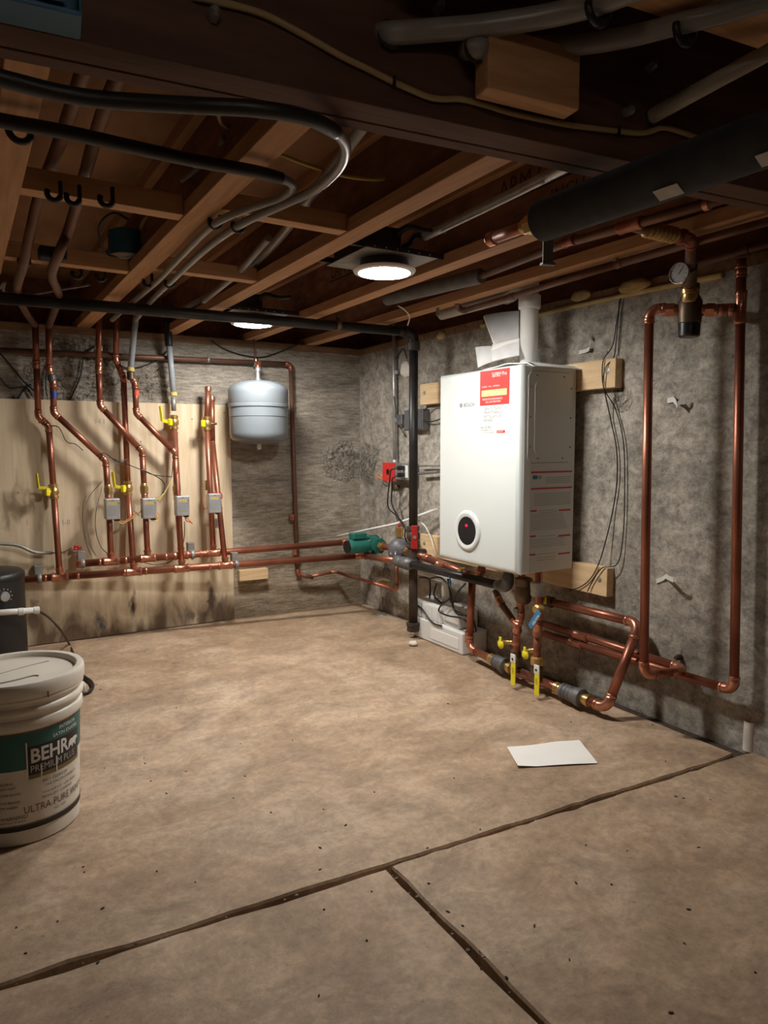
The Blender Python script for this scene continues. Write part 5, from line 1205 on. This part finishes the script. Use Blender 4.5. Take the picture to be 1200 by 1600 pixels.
for x_, y_ in ((935,14),(1070,46)):
    p = K(x_, y_, 1.592); t = thing('pipe_hook', 'black plastic hook holding a grey tube at the upper right board, '+('the left one' if x_ < 1000 else 'the right one'), 'hook', p, 'black hooks on the near board')
    tube('hook', [p+V((math.cos(a)*.021, 0, math.sin(a)*.021)) for a in [math.radians(10-20*k) for k in range(11)]], .006, 'black_plastic', t, 8); box('stem', p+V((.021,0,.018)), (.01,.018,.03), 'black_plastic', t, .001)
for x_, y_ in ((332,28),(975,178),(1010,108),(680,17)):
    p = beamface(x_, y_, 0); o = lathe('beam_bolt', p, -bnor, [(.006,0),(.009,.002),(.008,.02),(.004,.024)], 'galv_dull', None, 6); tag(o, {332:'steel bolt near the left end of the beam cable',975:'steel bolt below the beige pipe hole',1010:'steel bolt above the beige pipe hole',680:'steel bolt above the left thick grey tube'}[x_], 'bolt', 'bolts in the beam')
# insulated and bare copper runs on the right
IZ = 1.398
ip = thing('insulated_pipe', 'copper pipe in thick black foam running under the beam at upper right', 'pipe', K(950,310,IZ))
i0, i1 = K(846,345,IZ), K(1245,200,IZ); idr = (i1-i0).normalized(); i1 = i1+idr*1.6
lathe('black_foam', i0, idr, [(.012,0),(.039,.0),(.0405,.003),(.0405,(i1-i0).length)], 'black_foam', ip, 28)
ia = K(762,372,IZ); ia = i0-idr*((i0-ia).length)
tube('pipe', [ia, i0+idr*.02], .0125, 'copper', ip); hexnut(ip, i0-idr*.028, idr, .013, .05, 'brass')
lathe('end_elbow', ia-idr*.006, idr, [(.01,-.006),(.0155,0),(.0155,.018),(.013,.02)], 'copper_bright', ip, 14)
for s_ in (.30, .47):
    p = i0+idr*s_; q = (CAM-p); q -= idr*q.dot(idr); q.normalize(); dwn = (V((0,0,-1))*.8+q*.6).normalized()
    box('foam_label', p+dwn*.0405, (.045,.024,.002), 'galv_dull', ip, 0, axrot(idr, dwn))
h0 = K(857,352,1.42); h1 = V((h0.x, h0.y, W(861,414,-h0.x).z)); h0 = V((h0.x, h0.y, 1.56))
ha = math.atan2(CAM.y-h0.y, CAM.x-h0.x)+.5; h0 = V((h0.x, h0.y, IZ+.03))
sg_ = box('hanger_strap', (h0+h1)/2, (.004,.024,abs(h0.z-h1.z)), 'galv_dull', ip, .001, Matrix.Rotation(ha,3,'Z')); box('hooked_tip', h1+V((0,0,.004)), (.014,.03,.006), 'galv_dull', sg_, .001, Matrix.Rotation(ha,3,'Z'))
LP_ = thing('copper_ceiling_line', 'copper line with a grey foam stretch running along the joist bay past the lamp', 'pipe', K(900,375,LPZ))
g0_, g1_ = K(604,467,LPZ), K(752,431,LPZ); e_ = K(1230,281,1.503)
tube('pipe', [g1_, K(880,381,1.53), q_t, e_], .0125, 'copper_dull', LP_)
lathe('grey_foam', g0_, g1_-g0_, [(.010,0),(.0265,.0),(.0275,.002),(.0275,(g1_-g0_).length),(.013,(g1_-g0_).length+.001)], 'grey_foam', LP_, 22)
coupling(LP_, K(890,377,1.527), e_-g1_, .0125, .05, 'copper'); coupling(LP_, q_t, e_-q_t, .0135, .07, 'copper', 'tee')
lathe('strap', K(1105,318,1.503), e_-q_t, [(.0135,-.008),(.016,-.006),(.016,.006),(.0135,.008)], 'copper_bright', LP_, 14); box('strap_tab', K(1102,306,1.52), (.006,.016,.05), 'copper', LP_, .001)
cl = thing('copper_drop_line', 'thin dark copper line running below the last joist behind the flue pipe', 'pipe', K(850,448,1.5))
run(cl, [K(714,452,1.57), K(715,488,1.500), K(800,463,1.503), K(967,413,1.503), K(1230,338,1.503)], .0105, 'copper_dull', 'copper_dull', rb=.02)
box('strap', K(963,411,1.512), (.02,.012,.03), 'galv', cl, .001)
wl = thing('copper_wall_line', 'dark copper line along the wall top at the right edge', 'pipe', W(1150,398,.05))
tube('pipe', [W(1085,415,.05), W(1230,372,.05)], .0125, 'copper_dull', wl); coupling(wl, W(1160,393,.05), (0,1,-.0), .0125, .05, 'copper_dull')
fw = thing('lamp_feed_conduit', 'pale flat conduit running along the joist from the beam to the nearer lamp', 'conduit', K(760,310,1.6))
k0, k1 = K(664,369,1.60), K(868,269,1.60)
wire('conduit', [k0, K(720,342,1.60), K(800,303,1.60), k1, K(910,248,1.60)], .0135, 'galv', fw, 14); wire('cable', [K(690,362,1.585), K(770,324,1.583), K(850,284,1.585)], .0035, 'label_white', fw, 6)
tube('whip', smooth_pts([k0, K(650,368,1.615), K(640,380,1.60), K(632,385,1.575)], 8), .009, 'dark_can', fw, 10)
o = box('hanger_clip', K(684,479,1.53), (.004,.02,.075), 'galv_dull', None, .001); tag(o, 'small grey hanger clip below the grey foam pipe', 'clip')
o = wire('thin_cord', [K(637,508,1.50), K(640,495,1.52), K(632,484,1.53), K(622,478,1.535)], .003, 'label_white', None, 6); tag(o, 'short white cord dangling at the elbow of the black iron pipe', 'cord')
# metal baffle above the lamp nearest the wall
o = boxmm('vent_plate', V((JX['b']+.033, -.56, 1.60)), V((JX['b']+.18, -.36, 1.70)), 'dark_can', None, .003); tag(o, 'dark metal box tucked between joists above the rear lamp', 'box')
